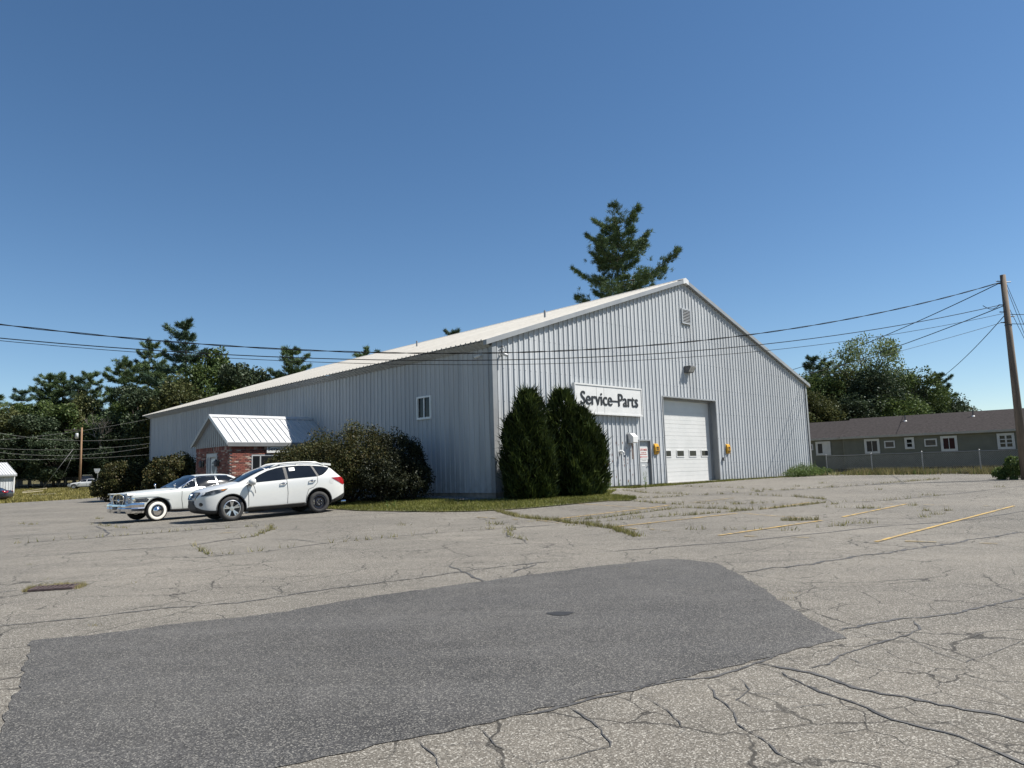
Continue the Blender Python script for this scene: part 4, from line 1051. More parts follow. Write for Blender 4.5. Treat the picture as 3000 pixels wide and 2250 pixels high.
def wheel(parent, x, y, r, wdt, kind, s, steer=0):
    t = MB(); t.M = Matrix.Translation((x, y, r)) @ Matrix.Rotation(steer, 4, 'Z')
    h = wdt / 2; ri = r * .70 if kind == 'alloy' else (r * .66 if kind == 'steel' else r * .56)
    t.lathe([(ri, -h), (r - .03, -h), (r, -h + .035), (r, h - .035), (r - .03, h), (ri + .02, h + .004), (ri, h - .01)], 40, 'y', True)
    wo = t.build('wheel', M_TYRE, parent, True)
    q = MB(); q.M = t.M; f = s * h
    if kind == 'alloy':
        q.lathe([(ri, f - s * .01), (ri - .025, f), (ri - .035, f - s * .07), (ri - .04, f - s * .10)], 40)
        for k in range(5):
            for dd in (-.17, .17):
                a = 2 * math.pi * k / 5 + .3; a2 = a + dd
                c0 = (math.cos(a) * .06, math.sin(a) * .06); c1 = (math.cos(a2) * (ri - .03), math.sin(a2) * (ri - .03))
                nx, nz = -math.sin(a2) * .022, math.cos(a2) * .022
                q.add([(c0[0] + nx, f - s * .03, c0[1] + nz), (c0[0] - nx, f - s * .03, c0[1] - nz), (c1[0] - nx, f - s * .012, c1[1] - nz), (c1[0] + nx, f - s * .012, c1[1] + nz),
                       (c0[0] + nx, f - s * .075, c0[1] + nz), (c0[0] - nx, f - s * .075, c0[1] - nz), (c1[0] - nx, f - s * .06, c1[1] - nz), (c1[0] + nx, f - s * .06, c1[1] + nz)],
                      [(0, 1, 2, 3), (0, 4, 5, 1), (2, 6, 7, 3), (1, 5, 6, 2), (3, 7, 4, 0)])
        q.lathe([(.0, f - s * .018), (.07, f - s * .02), (.075, f - s * .05)], 16)
        q.build('rim', M_ALLOY, wo)
        b = MB(); b.M = t.M; b.lathe([(.0, f - s * .085), (ri - .02, f - s * .085)], 30); b.build('brake_disc', M_PLAST, wo)
    elif kind == 'steel':
        q.lathe([(ri, f - s * .005), (ri - .02, f), (ri - .05, f - s * .05), (ri - .09, f - s * .055), (.13, f - s * .02), (.09, f - s * .01), (.05, f - s * .03), (0, f - s * .03)], 40)
        for k in range(5):
            a = 2 * math.pi * k / 5; q.lathe([(0, 0)], 3); q.box(math.cos(a) * .075 - .012, math.cos(a) * .075 + .012, f - .012, f + .006, math.sin(a) * .075 - .012, math.sin(a) * .075 + .012)
        q.build('rim', M_STEELW, wo)
        wt = MB(); wt.M = t.M
        for k in range(5):
            a = 2 * math.pi * k / 5; wt.box(math.cos(a) * .075 - .010, math.cos(a) * .075 + .010, f + .006, f + .012, math.sin(a) * .075 - .010, math.sin(a) * .075 + .010)
        wt.box(.17, .19, f - .03, f - .02, -.06, .10); wt.build('lug_nut', M_CHROME, wo)
    else:
        q.lathe([(r * .86, f + s * .006), (r * .84, f + s * .010), (ri + .035, f + s * .012), (ri + .02, f + s * .008)], 40); q.build('whitewall', M_WWALL, wo, True)
        g = MB(); g.M = t.M
        g.lathe([(ri + .02, f + s * .0), (ri, f + s * .012), (ri - .03, f - s * .01), (ri - .06, f + s * .008), (.10, f + s * .004), (.085, f + s * .03), (.05, f + s * .05), (0, f + s * .055)], 40)
        g.build('hubcap', M_CHROME, wo, True)
    return wo

def lin(a, b, n): return [a + (b - a) * i / (n - 1) for i in range(n)]

# ---------------- white crossover
def build_suv(px, py, pz, heading):
    t = thing('white_suv', 'white crossover SUV with tinted glass and a black steel spare on the rear axle', 'car', (px, py, pz), heading)
    AX = 1.4125
    wm = [(2.36, .42), (2.32, .60), (2.24, .76), (2.10, .85), (1.8, .92), (1.4, .945), (.6, .93), (-.4, .93), (-1.4, .945), (-1.9, .92), (-2.2, .86), (-2.38, .74), (-2.46, .52)]
    zb = [(2.36, .40), (2.25, .30), (1.95, .235), (1.0, .225), (-1.0, .235), (-1.8, .26), (-2.2, .34), (-2.46, .46)]
    zs = [(2.36, .74), (2.30, .82), (2.15, .93), (1.9, 1.0), (1.4, 1.055), (1.0, 1.08), (0, 1.135), (-1, 1.19), (-1.7, 1.225), (-2.1, 1.20), (-2.35, 1.08), (-2.46, .88)]
    zt = [(2.36, .78), (2.30, .88), (2.20, .97), (1.9, 1.075), (1.5, 1.15), (1.18, 1.20), (1.02, 1.26), (.65, 1.435), (.3, 1.57), (0, 1.645), (-.4, 1.695), (-.9, 1.70), (-1.4, 1.675), (-1.75, 1.625), (-1.93, 1.56), (-2.12, 1.38), (-2.28, 1.22), (-2.40, 1.07), (-2.46, .92)]
    wr = [(2.36, .30), (2.24, .60), (2.0, .74), (1.5, .80), (1.15, .79), (.9, .755), (.4, .69), (0, .655), (-.8, .645), (-1.5, .625), (-1.9, .60), (-2.15, .64), (-2.46, .46)]
    xs = [2.36, 2.34, 2.30, 2.24, 2.16, 2.06] + lin(1.95, 1.2, 8) + lin(1.1, -1.7, 26)[0:] + [-1.82, -1.92, -2.0, -2.1, -2.2, -2.3, -2.38, -2.43, -2.46]
    body, tr = car_shell('body', xs, wm, zb, zs, zt, wr, [M_CARW, M_PLAST], t, [(AX,), (-AX,)], .435, .385, low=.10)
    for s in (1, -1):
        decal('window', tr, [(.96, 1.115), (.50, 1.36), (.22, 1.475), (-.08, 1.545), (-.28, 1.570), (-.30, 1.165)], 'side', M_CGLASS, t, s=s)
        decal('window', tr, [(-.40, 1.175), (-.38, 1.580), (-.85, 1.590), (-1.22, 1.570), (-1.36, 1.20)], 'side', M_CGLASS, t, s=s)
        decal('quarter_window', tr, [(-1.43, 1.215), (-1.30, 1.562), (-1.62, 1.530), (-1.90, 1.470), (-1.60, 1.245)], 'side', M_CGLASS, t, s=s)
        for q in ([(-.395, 1.17), (-.375, 1.585), (-.285, 1.577), (-.305, 1.16)], [(-1.43, 1.21), (-1.30, 1.565), (-1.225, 1.575), (-1.362, 1.195)]):
            decal('pillar_trim', tr, q, 'side', M_PLAST, t, off=.003, s=s)
        seam('door_seam', tr, [(.93, 1.08), (.90, .75), (.90, .42)], .014, M_PLAST, t, s=s)
        seam('door_seam', tr, [(-.34, 1.16), (-.36, .75), (-.34, .40)], .014, M_PLAST, t, s=s)
        seam('door_seam', tr, [(-1.37, 1.20), (-1.36, 1.0), (-1.22, .86), (-1.05, .80), (-.98, .60), (-.95, .40)], .012, M_PLAST, t, s=s)
        seam('chrome_sill', tr, [(.92, .385), (0, .375), (-.92, .385)], .022, M_CHROME, t, s=s, off=.012)
        decal('rocker_cladding', tr, [(.98, .37), (.98, .23), (-.98, .23), (-.98, .37)], 'side', M_PLAST, t, off=.008, s=s)
        # arch lips
        for ax in (AX, -AX):
            seam('arch_lip', tr, [(ax + .447 * math.cos(a), .385 + .447 * math.sin(a)) for a in lin(-.15, math.pi + .15, 24)], .018, M_PLAST, t, s=s, off=.004)
        decal('headlight', tr, [(2.26, .80), (2.20, .905), (1.95, .975), (1.52, 1.005), (1.62, .93), (1.90, .845)], 'side', M_LENS, t, off=.008, s=s)
        decal('side_marker', tr, [(1.66, .945), (1.56, .985), (1.66, .985), (1.74, .955)], 'side', M_AMBER, t, off=.012, s=s)
        decal('tail_light', tr, [(-1.86, 1.13), (-2.20, 1.14), (-2.42, 1.05), (-2.40, .90), (-2.30, .875), (-2.08, 1.0)], 'side', M_TAIL, t, off=.010, s=s)
        decal('tail_light', tr, [(s * .60, 1.12), (s * .82, 1.12), (s * .84, .94), (s * .64, .94)], 'front', M_TAIL, t, off=.010, s=-1)
        decal('fog_light', tr, [(s * (.70 + .07 * math.cos(a)), .565 + .06 * math.sin(a)) for a in lin(0, 2 * math.pi, 13)[:-1]], 'front', M_LENS, t, off=.006, step=.03)
        hb = MB()
        for hx in (-.22, -1.18):
            h = tr.ray_cast(Vector((hx, s * 3, 1.03)), Vector((0, -s, 0)))[0]
            yy = h.y if h else s * .93
            hd = MB().tube([(hx + .11, yy + s * .004, 1.03 - hx * .03), (hx + .08, yy + s * .045, 1.035 - hx * .03), (hx - .08, yy + s * .045, 1.04 - hx * .03), (hx - .11, yy + s * .004, 1.035 - hx * .03)], .017, 6)
            hd.build('door_handle', M_CHROME, t, True)
            decal('handle_cup', tr, [(hx + .06 * math.cos(a), 1.035 - hx * .03 + .035 * math.sin(a)) for a in lin(0, 2 * math.pi, 11)[:-1]], 'side', M_PLAST, t, s=s, step=.03, off=.003)
        # mirror
        m = MB(); m.M = Matrix.Translation((.80, s * 1.06, 1.16))
        sec = [(-.08, .06, .06), (-.06, .12, .10), (.0, .135, .115), (.07, .115, .095), (.13, .06, .05)]
        for (mx_, ry, rz) in sec:
            m.v += [tuple(m.M @ Vector((mx_, ry * math.cos(a), rz * math.sin(a)))) for a in lin(0, 2 * math.pi, 13)[:-1]]
        for i in range(4):
            for k in range(12): m.f.append((i * 12 + k, i * 12 + (k + 1) % 12, (i + 1) * 12 + (k + 1) % 12, (i + 1) * 12 + k)); m.m.append(0)
        m.f.append(tuple(range(12))); m.m.append(0); m.f.append(tuple(48 + k for k in range(12))); m.m.append(0)
        mo = m.build('mirror', M_CARW, t, True)
        MB().box(.76, .90, min(s * .90, s * 1.02), max(s * .90, s * 1.02), 1.06, 1.11).build('mirror_arm', M_PLAST, mo)
        if s > 0: MB().tube([(.79, 1.03, 1.08), (.74, .985, 1.0), (.70, .972, .88), (.69, .968, .80)], .010, 5).build('loose_cable', M_PLAST, mo)
        # roof rail
        P_ = []
        for x in lin(.10, -1.72, 14):
            h = tr.ray_cast(Vector((x, s * .60, 4)), Vector((0, 0, -1)))[0]
            lift = .065 * sm(min((.10 - x), (x + 1.72)) / .28)
            P_.append((x, s * .60, h.z + .012 + lift))
        MB().tube(P_, .030, 8).build('roof_rail', M_CARW, t, True)
        for x in (-.80,):
            h = tr.ray_cast(Vector((x, s * .60, 4)), Vector((0, 0, -1)))[0]; bx('rail_foot', M_CARW, t, x - .05, x + .05, s * .60 - .02, s * .60 + .02, h.z - .01, h.z + .06)
    decal('quarter_seam', tr, [(-1.86 + .085 * math.cos(a), 1.02 + .09 * math.sin(a)) for a in lin(0, 2 * math.pi, 17)[:-1]], 'side', pm('fuel_door', (.49, .495, .48), rough=.25), t, off=.003, step=.04, s=-1 * -1)
    decal('paper_tag', tr, [(-.47, 1.53), (-.66, 1.535), (-.66, 1.43), (-.47, 1.425)], 'side', M_WHITE, t, off=.010, s=1)
    decal('windshield', tr, [(1.13, -.70), (1.20, 0), (1.13, .70), (.70, .645), (.28, .595), (.24, 0), (.28, -.595), (.70, -.645)], 'top', M_CGLASS, t, off=.008, step=.07)
    decal('glass_roof', tr, [(.22, -.57), (.18, 0), (.22, .57), (-.25, .545), (-.25, -.545)], 'top', M_CGLASS, t, off=.006, step=.07)
    decal('rear_window', tr, [(-.60, 1.50), (.60, 1.50), (.68, 1.24), (-.68, 1.24)], 'front', M_CGLASS, t, off=.008, s=-1)
    # grille, bumper mouth, plate
    decal('grille', tr, [(-.44, .925), (.44, .925), (.58, .885), (.42, .70), (-.42, .70), (-.58, .885)], 'front', M_PLAST, t, off=.006)
    for k in range(9):
        yy = -.40 + .1 * k
        h0 = tr.ray_cast(Vector((5, yy, .90)), Vector((-1, 0, 0)))[0]; h1 = tr.ray_cast(Vector((5, yy * .92, .72)), Vector((-1, 0, 0)))[0]
        if h0 and h1: MB().tube([(h0.x + .012, yy, .905), (h1.x + .018, yy * .92, .71)], .013, 5).build('grille_bar', M_CHROME, t)
    h = tr.ray_cast(Vector((5, 0, .80)), Vector((-1, 0, 0)))[0]
    em = MB(); em.M = Matrix.Translation((h.x + .02, 0, .815)) @ Matrix.Rotation(rad(-20), 4, 'Y')
    em.lathe([(.085, 0), (.085, .025), (.065, .025), (.065, 0)], 24, 'x', True).box(0, .03, -.10, .10, -.016, .016); em.build('emblem', M_CHROME, t)
    decal('air_dam', tr, [(-.46, .50), (-.34, .58), (.34, .58), (.46, .50), (.50, .42), (.46, .34), (-.46, .34), (-.50, .42)], 'front', M_PLAST, t, off=.010)
    decal('lower_valance', tr, [(-.62, .36), (-.5, .38), (.5, .38), (.62, .36), (.62, .28), (-.62, .28)], 'front', M_PLAST, t, off=.012)
    h = tr.ray_cast(Vector((5, 0, .60)), Vector((-1, 0, 0)))[0]
    bx('plate_holder', M_PLAST, t, h.x - .02, h.x + .03, -.27, .27, .55, .67)
    decal('rear_bumper_cladding', tr, [(-.80, .56), (.80, .56), (.86, .40), (-.86, .40)], 'front', M_PLAST, t, off=.010, s=-1)
    for s in (1, -1): decal('rear_bumper_cladding', tr, [(-1.92, .42), (-2.40, .62), (-2.46, .62), (-2.46, .30), (-1.92, .30)], 'side', M_PLAST, t, off=.008, s=s)
    MB().add([(-1.70, -.60, 1.645), (-1.70, .60, 1.645), (-2.00, .56, 1.605), (-2.00, -.56, 1.605), (-1.70, -.60, 1.58), (-1.70, .60, 1.58), (-2.00, .56, 1.535), (-2.00, -.56, 1.535)],
             [(0, 1, 2, 3), (7, 6, 5, 4), (0, 4, 5, 1), (1, 5, 6, 2), (2, 6, 7, 3), (3, 7, 4, 0)]).build('spoiler', M_CARW, t)
    MB().tube([(-2.33, .55, .30), (-2.50, .55, .30)], .04, 10).build('exhaust', M_CHROME, t)
    # tyres, underbody
    wheel(t, AX, .83, .38, .22, 'alloy', 1, rad(4)); wheel(t, AX, -.83, .38, .22, 'alloy', -1, rad(4))
    wheel(t, -AX, .84, .352, .17, 'steel', 1); wheel(t, -AX, -.83, .38, .22, 'alloy', -1)
    bx('underbody', M_PLAST, t, -2.0, 2.0, -.5, .5, .24, .34)
    # crease line over front arch and lower door
    return t
fwd = rad(217.57)
fw = Vector((-8.724, 22.666)); dirf = Vector((math.cos(fwd), math.sin(fwd)))
ctr = fw - dirf * 1.4125; left_ = Vector((-dirf.y, dirf.x)); ctr -= left_ * .94
suv = build_suv(ctr.x, ctr.y, 0.232, fwd)
sh_ = [zg(*(ctr + dirf * 1.4)), zg(*(ctr - dirf * 1.4))]
suv.location.z = 0.5 * sum(sh_) + .002
suv.rotation_euler = (0, -math.atan2(sh_[0] - sh_[1], 2.8), fwd)

# ---------------- white early sixties sedan
def build_classic(px, py, pz, heading):
    t = thing('vintage_sedan', 'vintage white sedan with chrome bumper, slanted headlights and whitewall tyres', 'car', (px, py, pz), heading)
    AX = 1.55
    wm = [(2.42, .80), (2.40, .90), (2.3, .955), (2.0, .975), (1.5, .985), (0, .985), (-1.5, .985), (-2.4, .95), (-2.75, .86), (-2.85, .7)]
    zb = [(2.42, .50), (2.2, .42), (1.9, .36), (1.0, .28), (-1.2, .28), (-2.0, .34), (-2.85, .48)]
    zs = [(2.42, .88), (2.38, .93), (2.2, .965), (1.5, 1.0), (.8, 1.03), (0, 1.045), (-1, 1.05), (-2, 1.04), (-2.6, 1.0), (-2.85, .80)]
    zt = [(2.42, .905), (2.36, .955), (2.1, 1.005), (1.6, 1.045), (1.1, 1.075), (.86, 1.09), (.72, 1.14), (.45, 1.32), (.22, 1.45), (.02, 1.515), (-.3, 1.55), (-.8, 1.555), (-1.15, 1.53), (-1.4, 1.43), (-1.65, 1.20), (-1.85, 1.09), (-2.4, 1.055), (-2.7, .99), (-2.85, .84)]
    wr = [(2.42, .60), (2.3, .70), (2.0, .74), (1.0, .80), (.7, .79), (.3, .72), (0, .68), (-.8, .67), (-1.2, .68), (-1.6, .76), (-2.2, .80), (-2.85, .55)]
    xs = [2.42, 2.40, 2.36, 2.28, 2.16] + lin(2.0, 1.0, 10) + lin(.9, -1.9, 30) + [-2.1, -2.3, -2.5, -2.65, -2.75, -2.82, -2.85]
    body, tr = car_shell('body', xs, wm, zb, zs, zt, wr, [M_CARC, M_PLAST], t, [(AX,), (-AX,)], .43, .36, low=.05, tumble=.05)
    for s in (1, -1):
        decal('vent_window', tr, [(.66, 1.085), (.30, 1.36), (.22, 1.41), (.24, 1.09)], 'side', M_CGLASS, t, s=s)
        decal('window', tr, [(.19, 1.09), (.17, 1.425), (0, 1.455), (-.52, 1.47), (-.52, 1.09)], 'side', M_CGLASS, t, s=s)
        decal('window', tr, [(-.58, 1.09), (-.58, 1.47), (-1.02, 1.455), (-1.28, 1.33), (-1.42, 1.10)], 'side', M_CGLASS, t, s=s)
        seam('window_trim', tr, [(.70, 1.075), (.28, 1.39), (.05, 1.465), (-.5, 1.487), (-1.02, 1.472)], .018, M_CHROME, t, s=s, off=.012)
        for q in ([(.205, 1.09), (.20, 1.42)], [(-.55, 1.09), (-.55, 1.475)]): seam('window_post', tr, q, .016, M_CHROME, t, s=s, off=.009)
        seam('belt_trim', tr, [(.72, 1.07), (-1.5, 1.075)], .014, M_CHROME, t, s=s, off=.012)
        seam('door_seam', tr, [(.74, 1.05), (.76, .7), (.70, .34)], .014, M_PLAST, t, s=s)
        seam('door_seam', tr, [(-.55, 1.06), (-.55, .34)], .012, M_PLAST, t, s=s)
        seam('sill_trim', tr, [(1.02, .33), (.9, .31), (-1.05, .31)], .05, M_CHROME, t, s=s, off=.014)
        seam('arch_lip', tr, [(AX + .44 * math.cos(a), .36 + .44 * math.sin(a)) for a in lin(.0, math.pi + .1, 24)], .035, M_CARC, t, s=s, off=.016)
        decal('badge_panel', tr, [(2.30, .66), (2.32, .77), (1.92, .79), (1.84, .74), (1.90, .66)], 'side', M_BLACK, t, off=.007, s=s)
        seam('fender_spear', tr, [(2.30, .83), (1.9, .845), (1.55, .84), (1.15, .72)], .035, M_CARC, t, s=s, off=.018)
        decal('fender_chrome', tr, [(2.30, .68), (2.38, .80), (2.30, .81), (2.25, .70)], 'side', M_CHROME, t, off=.010, s=s)
    h = tr.ray_cast(Vector((2.1, 3, .755)), Vector((0, -1, 0)))[0]
    text_mesh('script_badge', 'Chrysler', M_CHROME, t, Matrix.Translation((2.24, h.y + .012, .685)) @ Matrix.Rotation(math.pi, 4, 'Z') @ RXM, .34, .08, .006, .0, .004)
    decal('windshield', tr, [(.80, -.74), (.88, 0), (.80, .74), (.45, .70), (.16, .64), (.10, 0), (.16, -.64), (.45, -.70)], 'top', M_CGLASS, t, off=.008, step=.07)
    for s in (1, -1):
        hh = [tr.ray_cast(Vector((x, s * y, 4)), Vector((0, 0, -1)))[0] for x, y in ((.80, .765), (.50, .735), (.20, .68))]
        MB().tube([(v.x, v.y, v.z + .012) for v in hh], .022, 6).build('windshield_frame', M_CHROME, t)
    hh = [tr.ray_cast(Vector((.10 + .05 * (abs(y) / .62) ** 2, y, 4)), Vector((0, 0, -1)))[0] for y in lin(-.64, .64, 9)]
    MB().tube([(v.x, v.y, v.z + .010) for v in hh], .018, 6).build('windshield_frame', M_CHROME, t)
    decal('rear_window', tr, [(-1.22, -.60), (-1.22, .60), (-1.60, .66), (-1.60, -.66)], 'top', M_CGLASS, t, off=.008)
    seam('hood_crease', tr, [(2.30, .28), (1.0, .34)], .02, M_CARC, t, axis='top', off=.02); seam('hood_crease', tr, [(2.30, -.28), (1.0, -.34)], .02, M_CARC, t, axis='top', off=.02)
    # front end: trapezoid grille, slanted twin lamps
    FX = 2.42
    bx('nose_panel', pm('nose_grey', (.30, .31, .32), (.38, .39, .40), scale=3, rough=.4, metal=.6), t, FX - .03, FX + .015, -.86, .86, .48, .93)
    go = [(-.56, .945), (.56, .945), (.47, .515), (-.47, .515)]; gi = [(-.505, .91), (.505, .91), (.425, .55), (-.425, .55)]
    g = MB(); R_ = smooth_poly(go, 2); I_ = smooth_poly(gi, 2); n = len(R_)
    g.add([(FX + .06, *p) for p in R_] + [(FX + .06, *p) for p in I_] + [(FX, *p) for p in R_] + [(FX, *p) for p in I_],
          [(i, (i + 1) % n, n + (i + 1) % n, n + i) for i in range(n)] + [(2 * n + i, 2 * n + (i + 1) % n, (i + 1) % n, i) for i in range(n)] + [(n + i, n + (i + 1) % n, 3 * n + (i + 1) % n, 3 * n + i) for i in range(n)])
    gl = g.build('grille', M_CHROME, t)
    MB().prism(I_, FX + .012, FX + .02, 'x').build('grille_screen', M_BLACK, gl)
    for k in range(9):
        z = .575 + k * .037; MB().box(FX + .022, FX + .030, -.40 - .04 * (k / 9), .40 + .04 * (k / 9), z, z + .008).build('grille_blade', M_DGREY, gl)
    for yy in (-.15, .15): bx('grille_post', M_CHROME, gl, FX + .03, FX + .055, yy - .012, yy + .012, .55, .91)
    bx('grille_crossbar', M_CHROME, gl, FX + .03, FX + .055, -.46, .46, .715, .74)
    m = MB(); m.lathe([(0, FX + .075), (.06, FX + .07), (.075, FX + .04)], 16, 'x'); m.M = Matrix.Translation((0, 0, .70)); 
    m2 = MB(); m2.M = Matrix.Translation((0, 0, .70)); m2.lathe([(0, FX + .075), (.06, FX + .07), (.075, FX + .04)], 16, 'x'); m2.build('medallion', M_CHROME, gl, True)
    for s in (1, -1):
        for (yy, zz) in ((.795, .815), (.655, .615)):
            l = MB(); l.M = Matrix.Translation((FX + .01, s * yy, zz))
            l.lathe([(.0, .045), (.06, .035), (.085, .015)], 20, 'x'); lo = l.build('headlight', pm('clear_lamp', (.55, .57, .58), rough=.08, spec=.8), t, True)
            l2 = MB(); l2.M = l.M; l2.lathe([(.085, .0), (.085, .03), (.102, .03), (.108, 0)], 20, 'x', True); l2.build('bezel', M_CHROME, lo, True)
        k = MB(); k.prism([(s * .92, .92), (s * .70, .92), (s * .53, .52), (s * .74, .52)], FX + .005, FX + .022, 'x'); k.build('lamp_bezel', M_CHROME, t)
        # brows over the lamps
        MB().prism([(s * .93, .905), (s * .66, .925), (s * .66, .945), (s * .90, .955)], FX - .15, FX + .09, 'x').build('brow', M_CARC, t)
    # bumper with corner wraps
    P_ = [(-.995, 2.0), (-1.0, 2.2), (-.985, 2.40), (-.86, 2.52), (-.4, 2.555), (0, 2.56), (.4, 2.555), (.86, 2.52), (.985, 2.40), (1.0, 2.2), (.995, 2.0)]
    b = MB(); sec = [(-.01, .60), (.02, .585), (.03, .53), (.012, .49), (.03, .45), (.025, .37), (-.01, .30), (-.06, .29), (-.06, .60)]
    K = len(sec); Vv = []
    for i, (y, x) in enumerate(P_):
        a = Vector((P_[max(i - 1, 0)][1], P_[max(i - 1, 0)][0])); c = Vector((P_[min(i + 1, len(P_) - 1)][1], P_[min(i + 1, len(P_) - 1)][0])); tt = (c - a).normalized()
        nrm = Vector((tt.y, -tt.x)); 
        if nrm.dot(Vector((x - 1.2, y))) < 0: nrm = -nrm
        q = 1.0 if abs(y) < .96 or x > 2.3 else 1.0
        for (o_, z) in sec: Vv.append((x + nrm.x * o_, y + nrm.y * o_, z + (.05 if (abs(y) > .9) else 0) * (1 if z > .5 else 0)))
    Ff = [(i * K + k, i * K + (k + 1) % K, (i + 1) * K + (k + 1) % K, (i + 1) * K + k) for i in range(len(P_) - 1) for k in range(K)]
    b.add(Vv, Ff + [tuple(range(K)), tuple((len(P_) - 1) * K + k for k in range(K))])
    bo = b.build('front_bumper', M_CHROME, t)
    bx('plate_recess', M_DGREY, bo, 2.56, 2.60, -.16, .16, .42, .51)
    bx('rear_bumper', M_CHROME, t, -2.95, -2.82, -.95, .95, .42, .58)
    for s in (1, -1):
        bx('bumper_guard', M_CHROME, bo, 2.54, 2.62, s * .42 - .03, s * .42 + .03, .33, .57)
        mm = MB(); mm.tube([(.95, s * .82, 1.07), (.95, s * .86, 1.15)], .012, 6); mm.M = Matrix.Translation((.95, s * .87, 1.20)); mm.lathe([(0, .05), (.05, .03), (.06, -.005), (0, -.01)], 16, 'x'); mm.build('mirror', M_CHROME, t, True)
        tl = MB(); tl.M = Matrix.Translation((-2.86, s * .75, .72)); tl.lathe([(0, -.03), (.07, -.02), (.085, .03)], 16, 'x'); tl.build('tail_light', M_TAIL, t, True)
        for ax in (AX, -AX): wheel(t, ax, s * .845, .345, .20, 'classic', s)
    bx('underbody', M_PLAST, t, -2.5, 2.2, -.5, .5, .28, .40)
    return t
f2 = rad(227.0); d2 = Vector((math.cos(f2), math.sin(f2))); l2 = Vector((-d2.y, d2.x))
cfw = Vector((-12.15, 24.95)); cc = cfw - d2 * 1.55 - l2 * .95
build_classic(cc.x, cc.y, zg(cfw.x, cfw.y) + .005, f2)

# ---------------- cars further off
def build_sedan(name, label, px, py, heading, paint, group=None, dz=0):
    t = thing(name, label, 'car', (px, py, zg(px, py) + dz), heading, group)
    AX = 1.40
    wm = [(2.36, .5), (2.3, .72), (2.1, .85), (1.6, .91), (0, .915), (-1.6, .91), (-2.15, .84), (-2.38, .66), (-2.42, .5)]
    zb = [(2.36, .38), (2.0, .22), (-1.8, .22), (-2.42, .42)]
    zs = [(2.36, .62), (2.2, .72), (1.6, .82), (.8, .90), (0, .93), (-1, .97), (-1.8, 1.0), (-2.3, .97), (-2.42, .80)]
    zt = [(2.36, .66), (2.2, .77), (1.6, .90), (1.0, .98), (.8, 1.03), (.4, 1.22), (0, 1.37), (-.4, 1.43), (-.9, 1.42), (-1.3, 1.32), (-1.7, 1.14), (-1.9, 1.06), (-2.3, 1.02), (-2.42, .85)]
    wr = [(2.36, .4), (2.0, .68), (1.0, .72), (.5, .64), (0, .58), (-.8, .57), (-1.4, .60), (-1.9, .68), (-2.42, .45)]
    xs = [2.36, 2.3, 2.2, 2.05] + lin(1.9, -1.9, 30) + [-2.05, -2.2, -2.32, -2.4, -2.42]
    body, tr = car_shell('body', xs, wm, zb, zs, zt, wr, [paint, M_PLAST], t, [(AX,), (-AX,)], .39, .34, low=.06)
    for s in (1, -1):
        decal('window', tr, [(.66, .985), (.20, 1.24), (-.1, 1.325), (-.22, 1.335), (-.22, 1.0)], 'side', M_CGLASS, t, s=s)
        decal('window', tr, [(-.30, 1.005), (-.30, 1.34), (-.9, 1.33), (-1.30, 1.20), (-1.46, 1.08), (-1.30, 1.04)], 'side', M_CGLASS, t, s=s)
        seam('window_trim', tr, [(.2, 1.26), (-.1, 1.345), (-.9, 1.35), (-1.32, 1.22), (-1.52, 1.07), (-1.3, 1.025)], .03, M_CHROME, t, s=s, off=.01)
        decal('tail_light', tr, [(-2.0, .98), (-2.34, .95), (-2.40, .80), (-2.2, .80)], 'side', M_TAIL, t, s=s, off=.01)
        decal('headlight', tr, [(2.28, .66), (2.1, .76), (1.75, .80), (1.95, .66)], 'side', M_LENS, t, s=s, off=.01)
        seam('door_seam', tr, [(-.26, 1.0), (-.26, .3)], .015, M_PLAST, t, s=s)
        mo = MB(); mo.M = Matrix.Translation((.55, s * 1.0, 1.0)); mo.lathe([(0, .08), (.07, .06), (.085, -.02), (0, -.03)], 12, 'x'); mo.build('mirror', paint, t, True)
        for ax in (AX, -AX): wheel(t, ax, s * .80, .33, .21, 'alloy', s)
    decal('windshield', tr, [(.88, -.66), (.95, 0), (.88, .66), (.40, .60), (.02, .54), (.0, 0), (.02, -.54), (.40, -.60)], 'top', M_CGLASS, t, off=.008)
    decal('rear_window', tr, [(-1.10, -.52), (-1.10, .52), (-1.62, .58), (-1.62, -.58)], 'top', M_CGLASS, t, off=.008)
    return t
build_sedan('dark_sedan', 'dark blue sedan parked on the grass in front of the metal shed', -50.55, 69.6, rad(190), M_CARB)
build_sedan('silver_sedan', 'small silver white sedan parked in the far field by the utility pole', -63.5, 108.5, rad(196), M_CARS, dz=.1)
